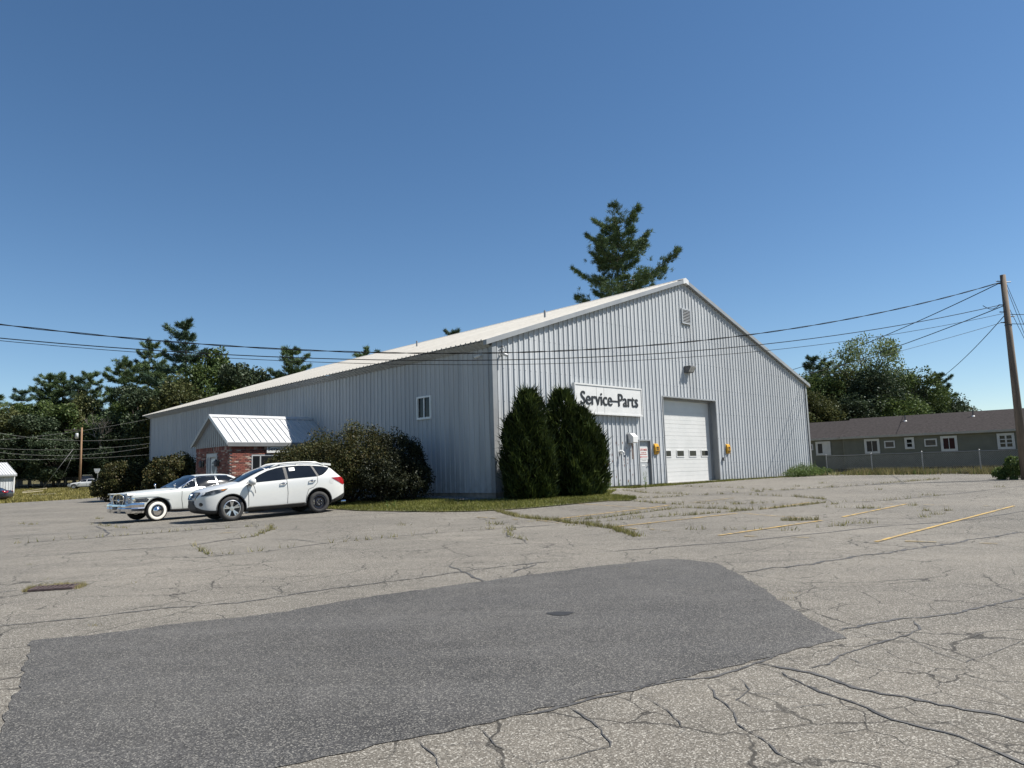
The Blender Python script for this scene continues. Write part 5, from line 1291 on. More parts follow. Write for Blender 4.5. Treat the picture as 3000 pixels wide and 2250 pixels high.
def build_pickup(px, py, heading):
    t = thing('old_pickup', 'dull dark pickup truck parked under the trees beyond the silver sedan', 'truck', (px, py, zg(px, py) + .1), heading)
    wm = [(2.6, .7), (2.5, .9), (1.5, .95), (-2.4, .95), (-2.6, .9)]; zb = [(2.6, .5), (1.8, .4), (-2.6, .5)]
    zs = [(2.6, .95), (2.3, 1.08), (1, 1.15), (-.8, 1.15), (-2.6, 1.12)]
    zt = [(2.6, 1.0), (2.3, 1.12), (1.2, 1.22), (1.0, 1.28), (.55, 1.62), (.35, 1.74), (-.3, 1.76), (-.62, 1.70), (-.75, 1.4), (-.80, 1.17), (-2.6, 1.16)]
    wr = [(2.6, .6), (1.0, .82), (.4, .72), (-.5, .72), (-.8, .86), (-2.6, .88)]
    xs = [2.6, 2.55, 2.45, 2.3] + lin(2.1, -.6, 22) + [-.68, -.74, -.8, -.9] + lin(-1.2, -2.5, 8) + [-2.6]
    body, tr = car_shell('body', xs, wm, zb, zs, zt, wr, [M_CARK, M_PLAST], t, [(1.6,), (-1.5,)], .44, .40, low=.05)
    for s in (1, -1):
        decal('window', tr, [(.85, 1.22), (.45, 1.58), (-.5, 1.62), (-.5, 1.22)], 'side', M_CGLASS, t, s=s)
        decal('headlight', tr, [(s * .55, .95), (s * .85, .95), (s * .85, .78), (s * .55, .78)], 'front', M_LENS, t)
        for ax in (1.6, -1.5): wheel(t, ax, s * .82, .38, .24, 'steel', s)
    decal('windshield', tr, [(1.0, -.74), (1.0, .74), (.45, .66), (.45, -.66)], 'top', M_CGLASS, t, off=.008)
    bx('front_bumper', M_CHROME, t, 2.58, 2.70, -.93, .93, .50, .66)
    bx('roof_rack', M_CHROME, t, -1.9, .2, -.7, .7, 1.86, 1.90); MB().tube([(-1.8, .7, 1.1), (-1.8, .7, 1.88)], .03).tube([(-1.8, -.7, 1.1), (-1.8, -.7, 1.88)], .03).tube([(.1, .7, 1.7), (.1, .7, 1.88)], .03).tube([(.1, -.7, 1.7), (.1, -.7, 1.88)], .03).build('rack_leg', M_DGREY, t)
build_pickup(-71.3, 122.0, rad(-62))

# ------------------------------------------------------------------ long low house on the right
RH = thing('ranch_house', 'long low grey-green house with brown shingle roof behind the chain-link fence', 'house', (26.72, 59.2, 0), math.atan2(-.6, .8))
M_LAP = pm('grey_green_siding', (0.105, 0.108, 0.088), (0.125, 0.128, 0.105), scale=1.5, rough=.7)
M_SHING = pm('brown_shingles', (0.030, 0.027, 0.027), (0.056, 0.050, 0.050), scale=6, rough=1.0, spec=.05, stretch=(1, 3, 3), bump=.6, bscale=14)
M_HTRIM = pm('pale_house_trim', (0.25, 0.245, 0.235), (0.29, 0.28, 0.27), scale=2, rough=.6)
M_WTRIM = pm('white_window_trim', (0.40, 0.41, 0.43), (0.45, 0.46, 0.475), scale=3, rough=.5)
M_CURT = pm('dark_red_curtain', (0.035, 0.008, 0.010), (0.018, 0.005, 0.006), scale=9, rough=.9, stretch=(6, 1, 1))
def lap_wall(x0, x1, y, z0, z1):
    mb = MB(); z = z0; h = .115
    while z < z1:
        t_ = min(h, z1 - z)
        mb.quad((x0, y - .022, z), (x1, y - .022, z), (x1, y, z + t_), (x0, y, z + t_)); mb.quad((x0, y, z), (x1, y, z), (x1, y - .022, z), (x0, y - .022, z)); z += h
    return mb
rw = lap_wall(0, 19, 0, .84, 3.36).box(0, 19, .02, 8, .84, 3.36).build('wall', M_LAP, RH)
rw2 = lap_wall(-9, -.005, .35, .84, 3.30).box(-9, -.005, .38, 7.5, .84, 3.30).build('wall', M_LAP, RH)
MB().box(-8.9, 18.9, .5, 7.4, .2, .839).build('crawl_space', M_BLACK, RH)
for x in (-6, -3, 1, 4, 7, 10, 13): bx('pier', M_CONC, RH, x, x + .4, .35, .5, .3, .84)
def gable_roof(name, x0, x1, y0, ym, y1, ze, zr_, th=.10, mat=None):
    mb = MB()
    mb.prism([(y0, ze), (ym, zr_), (y1, ze), (y1, ze - th), (ym, zr_ - th), (y0, ze - th)], x0, x1, 'x'); return mb.build(name, mat or M_SHING, RH)
r1 = gable_roof('roof', -.2, 19.2, -.28, 4.0, 8.3, 3.40, 5.06)
r2 = gable_roof('roof', -9.2, -.21, .08, 4.0, 7.8, 3.40, 4.93)
MB().box(-.18, 19.1, -.31, -.27, 3.24, 3.40).box(-.18, 19.1, -.27, -.02, 3.25, 3.27).build('fascia', M_HTRIM, RH)
MB().box(-9.1, -.22, .05, .09, 3.24, 3.40).box(-9.1, -.22, .09, .34, 3.25, 3.27).build('fascia', M_HTRIM, RH)
MB().prism([(.02, 3.36), (4.0, 4.93), (7.98, 3.36)], -.03, .03, 'x').build('gable_end', M_LAP, RH)
bx('corner_board', M_LAP, RH, -.05, .06, -.035, .02, .84, 3.24)
# wing rising at the right end
MB().prism([(12.6, 3.3), (15.9, 5.9), (19.2, 3.3), (19.2, 3.2), (15.9, 5.8), (12.6, 3.2)], -1.2, 9.0, 'y').build('roof', M_SHING, RH)
MB().prism([(12.9, .84), (18.9, .84), (18.9, 3.4), (15.9, 5.75), (12.9, 3.4)], -.9, -.05, 'y').build('wing_wall', M_LAP, RH)
def hwin(x0, x1, z0, z1, kind, y=-.03):
    f = .17 if kind not in ('louver', 'small') else (.09 if kind == 'louver' else .16)
    m = MB().box(x0, x0 + f, y - .05, y + .02, z0, z1).box(x1 - f, x1, y - .05, y + .02, z0, z1).box(x0 + f, x1 - f, y - .05, y + .02, z0, z0 + f).box(x0 + f, x1 - f, y - .05, y + .02, z1 - f, z1)
    a, b, c, d = x0 + f, x1 - f, z0 + f, z1 - f
    if kind in ('slider', 'curtain'): m.box((a + b) / 2 - .02, (a + b) / 2 + .02, y - .03, y + .02, c, d)
    if kind == 'small': m.box(a, b, y - .03, y + .02, (c + d) / 2 - .03, (c + d) / 2 + .03)
    if kind == 'six':
        m.box((a + b) / 2 - .05, (a + b) / 2 + .05, y - .03, y + .02, c, d)
        for q in (1, 2):
            zz = c + (d - c) * q / 3; m.box(a, (a + b) / 2 - .05, y - .025, y + .02, zz - .03, zz + .03).box((a + b) / 2 + .05, b, y - .025, y + .02, zz - .03, zz + .03)
    wo = m.build('window' if kind != 'louver' else 'wall_louver', M_WTRIM, RH)
    if kind == 'louver':
        bx('backing', M_BLACK, wo, a, b, y, y + .015, c, d)
        for q in range(4):
            zz = c + (d - c) * (q + .5) / 4; bx('slat', pm('beige_slat', (.17, .15, .13)), wo, a, b, y - .025, y - .005, zz - .02, zz + .012)
    elif kind == 'half':
        bx('pane', M_GLASS, wo, a, a + (b - a) * .42, y, y + .015, c, d); bx('pane', M_WTRIM, wo, a + (b - a) * .42, b, y - .01, y + .015, c, d)
    else: bx('pane', M_CURT if kind == 'curtain' else M_GLASS, wo, a, b, y, y + .015, c, d)
for q in ((1.55, 2.65, 2.0, 3.16, 'slider'), (2.99, 3.74, 2.38, 2.95, 'louver'), (4.42, 5.08, 2.25, 3.14, 'small'), (5.76, 6.60, 2.38, 2.97, 'louver'), (6.84, 7.92, 1.98, 3.12, 'curtain'), (10.4, 11.46, 1.98, 3.13, 'six')): hwin(*q)
hwin(-2.25, -1.08, 2.0, 3.14, 'half', .32); hwin(-2.95, -2.45, 2.45, 2.95, 'louver', .32)
for x, y in ((4.2, 2.7), (8.86, 2.9)):
    zz = 3.40 + (y + .28) * (5.06 - 3.40) / 4.28
    p_ = MB().tube([(x, y, zz - .1), (x, y, zz + .48)], .045, 8).build('vent_pipe', M_DGREY, RH)
    MB().lathe([(.16, zz - .06), (.10, zz + .03), (.05, zz + .05)], 12, 'z').build('flashing', M_WHITE, p_); p_.children[0].location = (x, y, 0)

# ------------------------------------------------------------------ metal shed on the left
SH = thing('metal_shed', 'small pale metal shed with ribbed roof at the left edge', 'shed', (-65.0, 95.0, .55), math.atan2(.82, .57))
sw_ = MB(); x = 0.0
MB().box(-12, 0, .05, 6, 0, 2.5).build('wall', M_TRIM, SH)
swl = SH.children[0]
for k in range(13):
    mb = MB()
    for q in range(3):
        x0 = -.92 * k - .3067 * q
        mb.quad((x0 - .24, 0, 0), (x0, 0, 0), (x0, 0, 2.5), (x0 - .24, 0, 2.5)).quad((x0 - .3067, -.05, 0), (x0 - .24, 0, 0), (x0 - .24, 0, 2.5), (x0 - .3067, -.05, 2.5)).quad((x0 - .3067, 0, 0), (x0 - .3067, -.05, 0), (x0 - .3067, -.05, 2.5), (x0 - .3067, 0, 2.5))
    mb.build('siding_panel', M_SID, swl)
sr = MB().add([(-12.2, 3, 4.05), (.15, 3, 4.05), (.15, 6.4, 2.45), (-12.2, 6.4, 2.45)], [(0, 1, 2, 3)]).build('roof', M_SEAM, SH)
for k in range(13):
    x0 = .15 - .95 * k; m = MB()
    m.add([(x0, -.4, 2.44), (x0 - .94, -.4, 2.44), (x0 - .94, 3, 4.06), (x0, 3, 4.06)], [(0, 1, 2, 3)])
    for q in range(3):
        xx = x0 - .31 * q; m.add([(xx, -.4, 2.44), (xx - .05, -.4, 2.44), (xx - .05, 3, 4.06), (xx, 3, 4.06), (xx, -.4, 2.51), (xx - .05, -.4, 2.51), (xx - .05, 3, 4.13), (xx, 3, 4.13)], [(4, 5, 6, 7), (0, 1, 5, 4), (1, 2, 6, 5), (3, 0, 4, 7)])
    m.build('roof_panel', M_SEAM, sr)
MB().box(-12.2, .15, -.42, -.38, 2.22, 2.43).build('fascia', M_TRIM, sr)
bx('corner_trim', M_WHITE, SH, -.1, .05, -.08, .04, 0, 2.45)

# small house among the far trees
FH = thing('cottage', 'small pale cottage half hidden by the far trees', 'house', (-91.0, 153.0, 2.3), rad(15))
MB().box(-3.5, 4.5, 0, 6, 0, 2.9).build('wall', pm('pale_boards', (.40, .40, .38), (.46, .46, .44), scale=1), FH)
MB().prism([(-.5, 2.95), (3, 4.3), (6.5, 2.95), (6.5, 2.85), (3, 4.2), (-.5, 2.85)], -3.9, 4.9, 'x').build('roof', pm('pale_metal_roof', (.62, .62, .62), rough=.4), FH)
for x in (-2.2, .2, 2.4):
    w_ = MB().box(x, x + .9, -.06, .0, .7, 2.3).build('window', M_WTRIM, FH); bx('pane', M_GLASS, w_, x + .08, x + .82, -.08, -.06, .78, 2.22)

# ------------------------------------------------------------------ poles and wires
M_POLE = pm('weathered_pole', (0.10, 0.078, 0.060), (0.17, 0.135, 0.105), scale=3, rough=.9, stretch=(4, 4, .35), bump=.5, bscale=10)
M_POLE2 = pm('treated_pole', (0.17, 0.095, 0.05), (0.23, 0.15, 0.09), scale=3, rough=.9, stretch=(4, 4, .35))
M_WIRE = pm('black_wire', (0.010, 0.011, 0.013), rough=.8, spec=.15)
M_WIREG = pm('grey_wire', (0.20, 0.20, 0.195), rough=.5)
M_PORC = pm('porcelain', (.45, .46, .48), rough=.25)
PX, PY = 20.7, 29.8
up = thing('utility_pole', 'bare weathered wooden utility pole at the right edge', 'pole', (PX, PY, zg(PX, PY)))
zt0 = 9.03 - zg(PX, PY)
MB().tube([(0, 0, -.3), (0, 0, zt0 * .5), (0, 0, zt0)], [.165, .135, .105], 14).build('pole', M_POLE, up, True)
for zz, sx in ((8.76, -1), (8.66, -1), (8.72, 1), (7.75, -1), (7.45, -1), (7.25, 1), (7.0, -1)):
    z_ = zz - zg(PX, PY); MB().tube([(sx * .09, 0, z_), (sx * .30, 0, z_ + .01)], .022, 6).build('insulator', M_DGREY, up)
MB().lathe([(.135, 6.35), (.135, 6.40)], 14, 'z').build('band', M_DGREY, up)

def wire_pts(x0, y0, x1, y1, c, s0, s1, n=48):
    out = []
    for i in range(n):
        s = s0 + (s1 - s0) * i / (n - 1); out.append((x0 + (x1 - x0) * s, y0 + (y1 - y0) * s, c[0] * s * s + c[1] * s + c[2]))
    return out
def wire(label, pts, r, mat=M_WIRE, group=None, twist=False, sides=5):
    mb = MB()
    if twist:
        for ph in (0, math.pi):
            Q = []
            for i, p in enumerate(pts):
                a = ph + i * .9; Q.append((p[0], p[1] + math.cos(a) * r * .7, p[2] + math.sin(a) * r * .8))
            mb.tube(Q, r * .62, sides)
    else: mb.tube(pts, r, sides)
    o = mb.build('overhead_wire', mat, smooth=True); tag(o, label, 'wire', group); return o
LE = (PX, PY, -18.0, 17.8); GW = 'overhead wires'
wire('thick twisted overhead cable, topmost of the three crossing the warehouse', wire_pts(*LE, (8.78, -11.111, 8.757), .006, 1.25, 150), .019, group=GW, twist=True)
wire('middle overhead cable of the three crossing the warehouse front', wire_pts(*LE, (6.841, -8.731, 7.802), .006, 1.25), .014, group=GW)
wire('thin lowest overhead cable of the three crossing the warehouse front', wire_pts(*LE, (6.639, -8.199, 7.419), .006, 1.25), .009, group=GW)
def hang(p0, p1, sag, n=40):
    a, b = Vector(p0), Vector(p1); return [tuple(a.lerp(b, i / (n - 1)) - Vector((0, 0, sag * 4 * (i / (n - 1)) * (1 - i / (n - 1))))) for i in range(n)]
def _ray(px, py, D):
    return None
S1 = hang((PX - .1, PY, 8.72), (18.6, 70, 9.0), .95); S2 = hang((PX - .1, PY, 7.72), (19.7, 70, 8.6), .75)
S3 = hang((PX, PY, 7.42), (38, 70, 7.8), .8); S4 = hang((PX - .1, PY, 7.05), (18.4, 70, 8.9), .55)
wire('wavy service cable dropping from the pole top behind the warehouse roof', S1, .019, group=GW)
wire('service cable from the pole ending behind the roof corner', S2, .019, group=GW)
wire('service cable from the pole running back over the low house', S3, .016, group=GW)
wire('faint thin wire from the pole towards the warehouse roof', S4, .010, M_WIREG, GW)
wire('short jumper loop of cable just left of the pole', [(PX - .3 - .14 * i, PY - .05, 7.74 - .16 * math.sin(i * .63)) for i in range(6)], .014, group=GW)
wire('upper cable leaving the pole to the right', hang((PX, PY, 7.35), (48, 34, 8.2), .3), .014, group=GW)
wire('lower cable leaving the pole to the right', hang((PX, PY, 6.95), (48, 34, 7.6), .3), .014, group=GW)
for i, (z0, x1, y1) in enumerate(((8.72, 23.9, 30.6), (8.5, 23.2, 30.2), (7.65, 23.3, 29.6))):
    wire(('outer', 'middle', 'lower')[i] + ' guy wire slanting down right of the pole', [(PX + .1, PY, z0), (x1, y1, .5)], .010, group='guy wires of the right pole')
# far poles
def far_pole(x, y, h, label, transformer):
    t = thing('utility_pole', label, 'pole', (x, y, zg(x, y)), rad(8))
    MB().tube([(0, 0, -.3), (0, 0, h * .5), (0, 0, h)], [.19, .17, .13], 10).build('pole', M_POLE2 if transformer else M_POLE, t, True)
    bx('crossarm', M_POLE, t, -1.5, 1.3, -.07, .05, h - .45, h - .32)
    for xx in (-1.45, -.6, .55, 1.2): MB().lathe([(.05, h - .32), (.07, h - .2), (.03, h - .1)], 8, 'z').build('insulator', M_PORC, t); t.children[-1].location = (xx, 0, 0)
    if transformer:
        MB().lathe([(0, h - 1.85), (.26, h - 1.85), (.27, h - 1.0), (.18, h - .92), (0, h - .9)], 14, 'z').build('transformer', pm('grey_tank', (.42, .43, .44), rough=.4), t, True); t.children[-1].location = (.48, 0, 0)
        bx('bracket', M_DGREY, t, .1, .3, -.05, .05, h - 1.5, h - 1.3)
    return t
far_pole(-72.9, 120.5, 9.9, 'wooden utility pole with crossarm and grey transformer in the far field', True)
far_pole(-103.5, 161.0, 11.5, 'thin grey utility pole against the trees, left of the transformer pole', False)
BW = (-95.0, 118.0, -52.0, 124.0)
for c, lb in (((13.14, -15.635, 13.251), 'sagging pale wire crossing highest before the left woods'), ((5.374, .123, 8.73), 'pale wire rising to the right through the transformer pole top'), ((8.141, -7.955, 9.158), 'third pale wire down before the left woods'),
              ((12.827, -12.597, 9.366), 'fourth pale wire down before the left woods'), ((3.729, -3.5, 6.507), 'lowest pale wire before the left woods')):
    wire(lb, wire_pts(*BW, c, .08, .95, 30), .022, M_WIREG, 'pale wires before the left woods', sides=4)
wire('slanting guy wire of the transformer pole, left one', [(-72.9, 120.4, 7.2), (-77.0, 119.5, 1.0)], .03, M_WIREG, 'guy wires of the transformer pole', sides=4)
wire('slanting guy wire of the transformer pole, right one', [(-72.9, 120.4, 6.2), (-75.8, 121.5, 1.0)], .025, M_WIREG, 'guy wires of the transformer pole', sides=4)

# ------------------------------------------------------------------ fences
M_GALV = pm('galvanised', (.22, .225, .23), (.27, .27, .27), scale=5, rough=.45, metal=.5)
def chain_fence(name, label, a, b, h, spacing, pitch, wr, mat, zoff=0):
    a, b = Vector(a), Vector(b); Ln = (b - a).length; d = (b - a).normalized(); ang = math.atan2(d.y, d.x)
    t = thing(name, label, 'fence', (a.x, a.y, 0), ang)
    gz = lambda s: zg(*(a + d * s)) + zoff
    n = int(Ln / spacing)
    for i in range(n + 1):
        s = i * spacing; p_ = MB().tube([(s, 0, gz(s) - .2), (s, 0, gz(s) + h + (.06 if i in (0,) else 0))], .032, 8).build('post', M_GALV, t)
        MB().lathe([(.04, gz(s) + h), (.04, gz(s) + h + .05), (0, gz(s) + h + .08)], 8, 'z').build('cap', M_GALV, p_); p_.children[0].location = (s, 0, 0)
    MB().tube([(s, 0, gz(s) + h - .02) for s in lin(0, Ln, 8)], .022, 6).build('top_rail', M_GALV, t)
    m = MB(); z0 = min(gz(0), gz(Ln)) + .04; s = -h
    while s < Ln:
        for sg_ in (1, -1):
            s0, s1, za, zb_ = s, s + (h - .06), 0.0, h - .06
            if sg_ < 0: za, zb_ = zb_, za
            if s0 < 0: f_ = -s0 / (s1 - s0); za, s0 = za + (zb_ - za) * f_, 0
            if s1 > Ln: f_ = (Ln - s0) / (s1 - s0); zb_, s1 = za + (zb_ - za) * f_, Ln
            y = .03 + .002 * sg_
            dz = wr * 1.4
            m.add([(s0, y, z0 + za - dz / 2), (s1, y, z0 + zb_ - dz / 2), (s1, y, z0 + zb_ + dz / 2), (s0, y, z0 + za + dz / 2), (s0, y + wr, z0 + za), (s1, y + wr, z0 + zb_)],
                  [(0, 1, 2, 3), (0, 4, 5, 1), (3, 2, 5, 4)])
        s += pitch
    tag(m.build('chain_link_mesh', mat, t), kind='stuff')
    return t
chain_fence('chain_link_fence', 'low galvanised chain-link fence before the grey-green house', (19.75, 46.34), (28.2, 32.3), 1.22, 3.05, .11, .008, M_GALV)
chain_fence('field_fence', 'dark wire fence along the far edge of the left field', (-93, 128.5), (-71.5, 126.5), 1.3, 3.0, .14, .03, M_DGREY, .3)

# odds and ends in the field
t = thing('basketball_hoop', 'white fan-shaped backboard on a thin post beside the dark pickup', 'hoop', (-64.9, 113.6, zg(-64.9, 113.6)), rad(10))
MB().tube([(0, .3, 0), (0, .3, 2.4), (0, .05, 2.7)], .05, 8).build('post', M_GALV, t)
MB().prism([(-.45, 3.0), (.45, 3.0), (.38, 2.65), (.2, 2.3), (-.2, 2.3), (-.38, 2.65)], 0, .04, 'y').build('backboard', M_WHITE, t)
m = MB(); m.tube([(.2 * math.cos(a), -.24 + .2 * math.sin(a), 2.5) for a in lin(0, 2 * math.pi, 15)], .02, 5); m.build('rim', M_DGREY, t)
M_LUM = pm('bare_lumber', (.45, .38, .25), (.52, .46, .33), scale=4, rough=.85, stretch=(.4, 5, 5))
for i, (x, y, a, ln, lb) in enumerate(((-61.8, 92.0, 20, 2.6, 'pale board leaning out beside the shed corner'), (-61.2, 91.0, 35, 2.2, 'shorter pale board lying by the shed corner'), (-56.5, 86.0, 8, 2.4, 'pale board lying flat in the grass right of the shed'))):
    o = MB().box(0, ln, -.12, .12, 0, .06).box(.02, ln - .03, -.118, .118, .06, .075).build('plank', M_LUM); o.location = (x, y, zg(x, y) + .28 - .1 * i); o.rotation_euler = (0, rad(-8 + 4 * i), rad(a)); tag(o, lb, 'plank', 'loose boards in the left field')

# ------------------------------------------------------------------ vegetation
def leaf_quads(C, size, rng, aspect=.6, flat=0.0, jit=.35):
    n = len(C)
    a = rng.normal(size=(n, 3)); a[:, 2] *= (1 - flat); a /= np.linalg.norm(a, axis=1)[:, None]
    b = rng.normal(size=(n, 3)); b[:, 2] *= (1 - flat); b -= (b * a).sum(1)[:, None] * a; b /= np.linalg.norm(b, axis=1)[:, None]
    s = size * (1 + jit * rng.uniform(-1, 1, n))[:, None]
    a = a * s * .5; b = b * s * .5 * aspect
    return np.stack([C - a, C + b * 1.0, C + a, C - b * 1.0], 1)

def blades(C, D, ln, wd, rng):
    """thin triangles from C along D"""
    n = len(C); D = D / np.linalg.norm(D, axis=1)[:, None]
    s = rng.normal(size=(n, 3)); s -= (s * D).sum(1)[:, None] * D; s /= np.linalg.norm(s, axis=1)[:, None]
    s = s * wd * .5
    return np.stack([C - s, C + s, C + D * ln[:, None] + s * .25], 1)

F_PINE = foliage('pine_needles', (0.045, 0.078, 0.039), (0.090, 0.132, 0.054), (0.128, 0.165, 0.068), trans=.12, clump=.35, cl=(.7, 1.25))
F_PINE2 = foliage('pine_needles_blue', (0.036, 0.068, 0.045), (0.068, 0.108, 0.063), (0.090, 0.128, 0.075), trans=.12, clump=.3, cl=(.7, 1.2))
F_DEC = foliage('broad_leaves', (0.038, 0.064, 0.022), (0.074, 0.105, 0.031), (0.115, 0.147, 0.045), trans=.25, clump=.22, cl=(.6, 1.25))
F_DEC2 = foliage('olive_leaves', (0.048, 0.060, 0.024), (0.084, 0.094, 0.034), (0.120, 0.120, 0.048), trans=.22, clump=.25, cl=(.6, 1.2))
F_DEC3 = foliage('dark_leaves', (0.028, 0.046, 0.025), (0.051, 0.071, 0.036), (0.083, 0.102, 0.058), trans=.2, clump=.3, cl=(.6, 1.2))
F_LIGHT = foliage('pale_leaves', (0.085, 0.125, 0.05), (0.13, 0.17, 0.07), (0.18, 0.21, 0.10), trans=.35, clump=.4, cl=(.8, 1.15))
F_BUSH = foliage('burning_bush_leaves', (0.033, 0.041, 0.016), (0.058, 0.058, 0.020), (0.090, 0.066, 0.025), trans=.2, clump=1.1, cl=(.65, 1.2))
F_BUSHD = foliage('dark_bush_leaves', (0.016, 0.022, 0.012), (0.029, 0.032, 0.016), (0.045, 0.045, 0.023), trans=.15, clump=1.2, cl=(.6, 1.2))
F_ARB = foliage('arborvitae_sprays', (0.019, 0.032, 0.009), (0.039, 0.056, 0.014), (0.069, 0.089, 0.020), trans=.15, clump=1.3, cl=(.55, 1.25))
F_WEED = foliage('weed_leaves', (0.07, 0.11, 0.03), (0.11, 0.16, 0.045), (0.17, 0.20, 0.07), trans=.3, clump=1.2, cl=(.7, 1.2))
F_GRASS = foliage('lawn_blades', (0.105, 0.12, 0.026), (0.165, 0.17, 0.042), (0.25, 0.225, 0.075), trans=.3, clump=1.0, cl=(.65, 1.25))
F_DRY = foliage('dry_grass', (0.17, 0.155, 0.065), (0.24, 0.205, 0.095), (0.33, 0.28, 0.15), trans=.25, clump=1.2, cl=(.75, 1.15))
F_FIELD = foliage('field_grass', (0.12, 0.115, 0.035), (0.18, 0.16, 0.05), (0.25, 0.21, 0.075), trans=.25, clump=.25, cl=(.75, 1.2))
M_BARK = pm('grey_bark', (0.065, 0.052, 0.042), (0.11, 0.092, 0.078), scale=5, rough=.95, stretch=(3, 3, .5), bump=.6, bscale=14)
M_BARKD = pm('dark_bark', (0.032, 0.025, 0.02), (0.06, 0.05, 0.042), scale=5, rough=.95, stretch=(3, 3, .5))
M_DEAD = pm('dead_wood', (0.16, 0.14, 0.13), (0.24, 0.215, 0.20), scale=4, rough=.95)

def pine_meshes(H, R, seed, z0=.22, tuft=.5, bw=.09, nb=5, wh=.85, per=9, dens=1.0, mat=None, profile=None, gap=.15):
    rng = np.random.default_rng(seed); rd = random.Random(seed)
    wood = MB(); lean = rd.uniform(-.02, .02) * H
    def ax(z): t = z / H; return Vector((lean * t * t, lean * .5 * t * t, z))
    r0 = .011 * H + .08
    wood.tube([ax(-.4)] + [ax(H * q) for q in (.1, .25, .45, .65, .82, .97)], [r0 * 1.2, r0, r0 * .85, r0 * .65, r0 * .42, r0 * .22, .02], 8)
    Cs = []; Ds = []
    z = z0 * H
    prof = profile or (lambda t: .10 + .9 * (1 - t) ** .6 * (.6 + .4 * min(1, t / .25)))
    while z < H * .985:
        t = (z / H - z0) / (1 - z0); L0 = R * prof(t)
        k = nb if t < .9 else 4; ph = rd.uniform(0, 6.28)
        for i in range(k):
            if rd.random() < gap and t < .85: continue
            an = ph + 6.283 * i / k + rd.uniform(-.35, .35); Lb = L0 * rd.choice((.45, .7, .9, 1.0, 1.25)) + .25
            rise = .04 + .42 * t + rd.uniform(-.08, .1); d = Vector((math.cos(an), math.sin(an), 0)); b0 = ax(z + rd.uniform(-.25, .25))
            def bp(q): return b0 + d * Lb * q + Vector((0, 0, Lb * (rise * q * .55 + .22 * q * q - .10 * math.sin(q * 3.1))))
            wood.tube([bp(0), bp(.45), bp(.95)], [max(.025, .013 * Lb + .02), .010 * Lb + .012, .008], 4, False)
            nt_ = max(3, int(Lb * 4.2 * dens)); side = Vector((-d.y, d.x, 0))
            for j in range(nt_):
                q = 1 - .72 * (rd.random() ** 1.35); sp = Lb * .26 * (1.15 - q) * 1.3 + .12
                c = bp(q) + side * rd.gauss(0, sp) + Vector((0, 0, rd.gauss(.04, .07) + .0))
                dv = d * .8 + side * rd.gauss(0, .5) + Vector((0, 0, .55))
                Cs.append(tuple(c)); Ds.append(tuple(dv))
        z += wh * rd.uniform(.7, 1.35) * (1.0 if t < .7 else .75)
    for j in range(int(14 * dens)): Cs.append(tuple(ax(H * (.93 + .07 * rd.random())) + Vector((rd.gauss(0, .2), rd.gauss(0, .2), 0)))); Ds.append((rd.gauss(0, .4), rd.gauss(0, .4), 1))
    C = np.repeat(np.array(Cs), per, 0); D = np.repeat(np.array(Ds), per, 0)
    D = D / np.linalg.norm(D, axis=1)[:, None] + rng.normal(size=D.shape) * .62
    C = C + rng.normal(size=C.shape) * tuft * .22
    V = blades(C, D, tuft * rng.uniform(.6, 1.2, len(C)), bw, rng)
    return wood.mesh('trunk', M_BARK, True), V, (mat or F_PINE)

def crown_obj(V, mat, name='crown'):
    n, k, _ = V.shape; me = bpy.data.meshes.new(name)
    me.vertices.add(n * k); me.vertices.foreach_set('co', V.reshape(-1).astype(np.float32))
    me.loops.add(n * k); me.loops.foreach_set('vertex_index', np.arange(n * k, dtype=np.int32))
    me.polygons.add(n); me.polygons.foreach_set('loop_start', np.arange(0, n * k, k, dtype=np.int32)); me.polygons.foreach_set('loop_total', np.full(n, k, dtype=np.int32))
    me.materials.append(mat); me.update(calc_edges=True); return me

def broad_meshes(H, R, seed, z0=.12, leaf=.38, n=9000, nclump=46, mat=None, flat=False, bark=None, shape=None):
    rng = np.random.default_rng(seed); rd = random.Random(seed); wood = MB(); r0 = .010 * H + .08
    zc = H * (z0 + 1) / 2; hz = H * (1 - z0) / 2; pts = []
    for i in range(nclump):
        while True:
            p = np.array([rd.uniform(-1, 1), rd.uniform(-1, 1), rd.uniform(-1, 1)]); q = np.linalg.norm(p)
            if .35 < q < 1: break
        p = p / q * (q ** .4)
        if flat: p[2] = p[2] * .5 + .45
        w_ = 1.0 if shape is None else shape(p[2])
        pts.append((p[0] * R * .82 * w_, p[1] * R * .82 * w_, zc + p[2] * hz * .85, R * rd.uniform(.20, .36)))
    wood.tube([(0, 0, -.4), (0, 0, H * .25), (rd.uniform(-.3, .3), rd.uniform(-.3, .3), H * .55), (0, 0, H * .85)], [r0 * 1.3, r0, r0 * .6, .04], 8)
    for (x, y, z, r) in pts[::2]:
        zs_ = max(H * .12, z * .55); wood.tube([(0, 0, zs_), (x * .45, y * .45, (zs_ + z) / 2 + .3), (x, y, z)], [r0 * .42, r0 * .25, .02], 4, False)
    P = np.array(pts); idx = rng.integers(0, len(P), n); d = rng.normal(size=(n, 3)); d /= np.linalg.norm(d, axis=1)[:, None]
    rr = P[idx, 3] * rng.uniform(.45, 1.08, n) ** .7
    d[:, 2] *= .8
    C = P[idx, :3] + d * rr[:, None]; C[:, 2] = np.maximum(C[:, 2], .3)
    return wood.mesh('trunk', bark or M_BARKD, True), leaf_quads(C, leaf, rng, .62, .25), (mat or F_DEC)

def place_tree(name, label, tm, cm_, x, y, sx, sz, rot, group, cat='tree'):
    t = thing(name, label, cat, (x, y, zg(x, y)), rot, group)
    for nm, me in (('trunk', tm), ('crown', cm_)):
        o = mk(nm, me, t); o.scale = (sx, sx, sz)
    return t

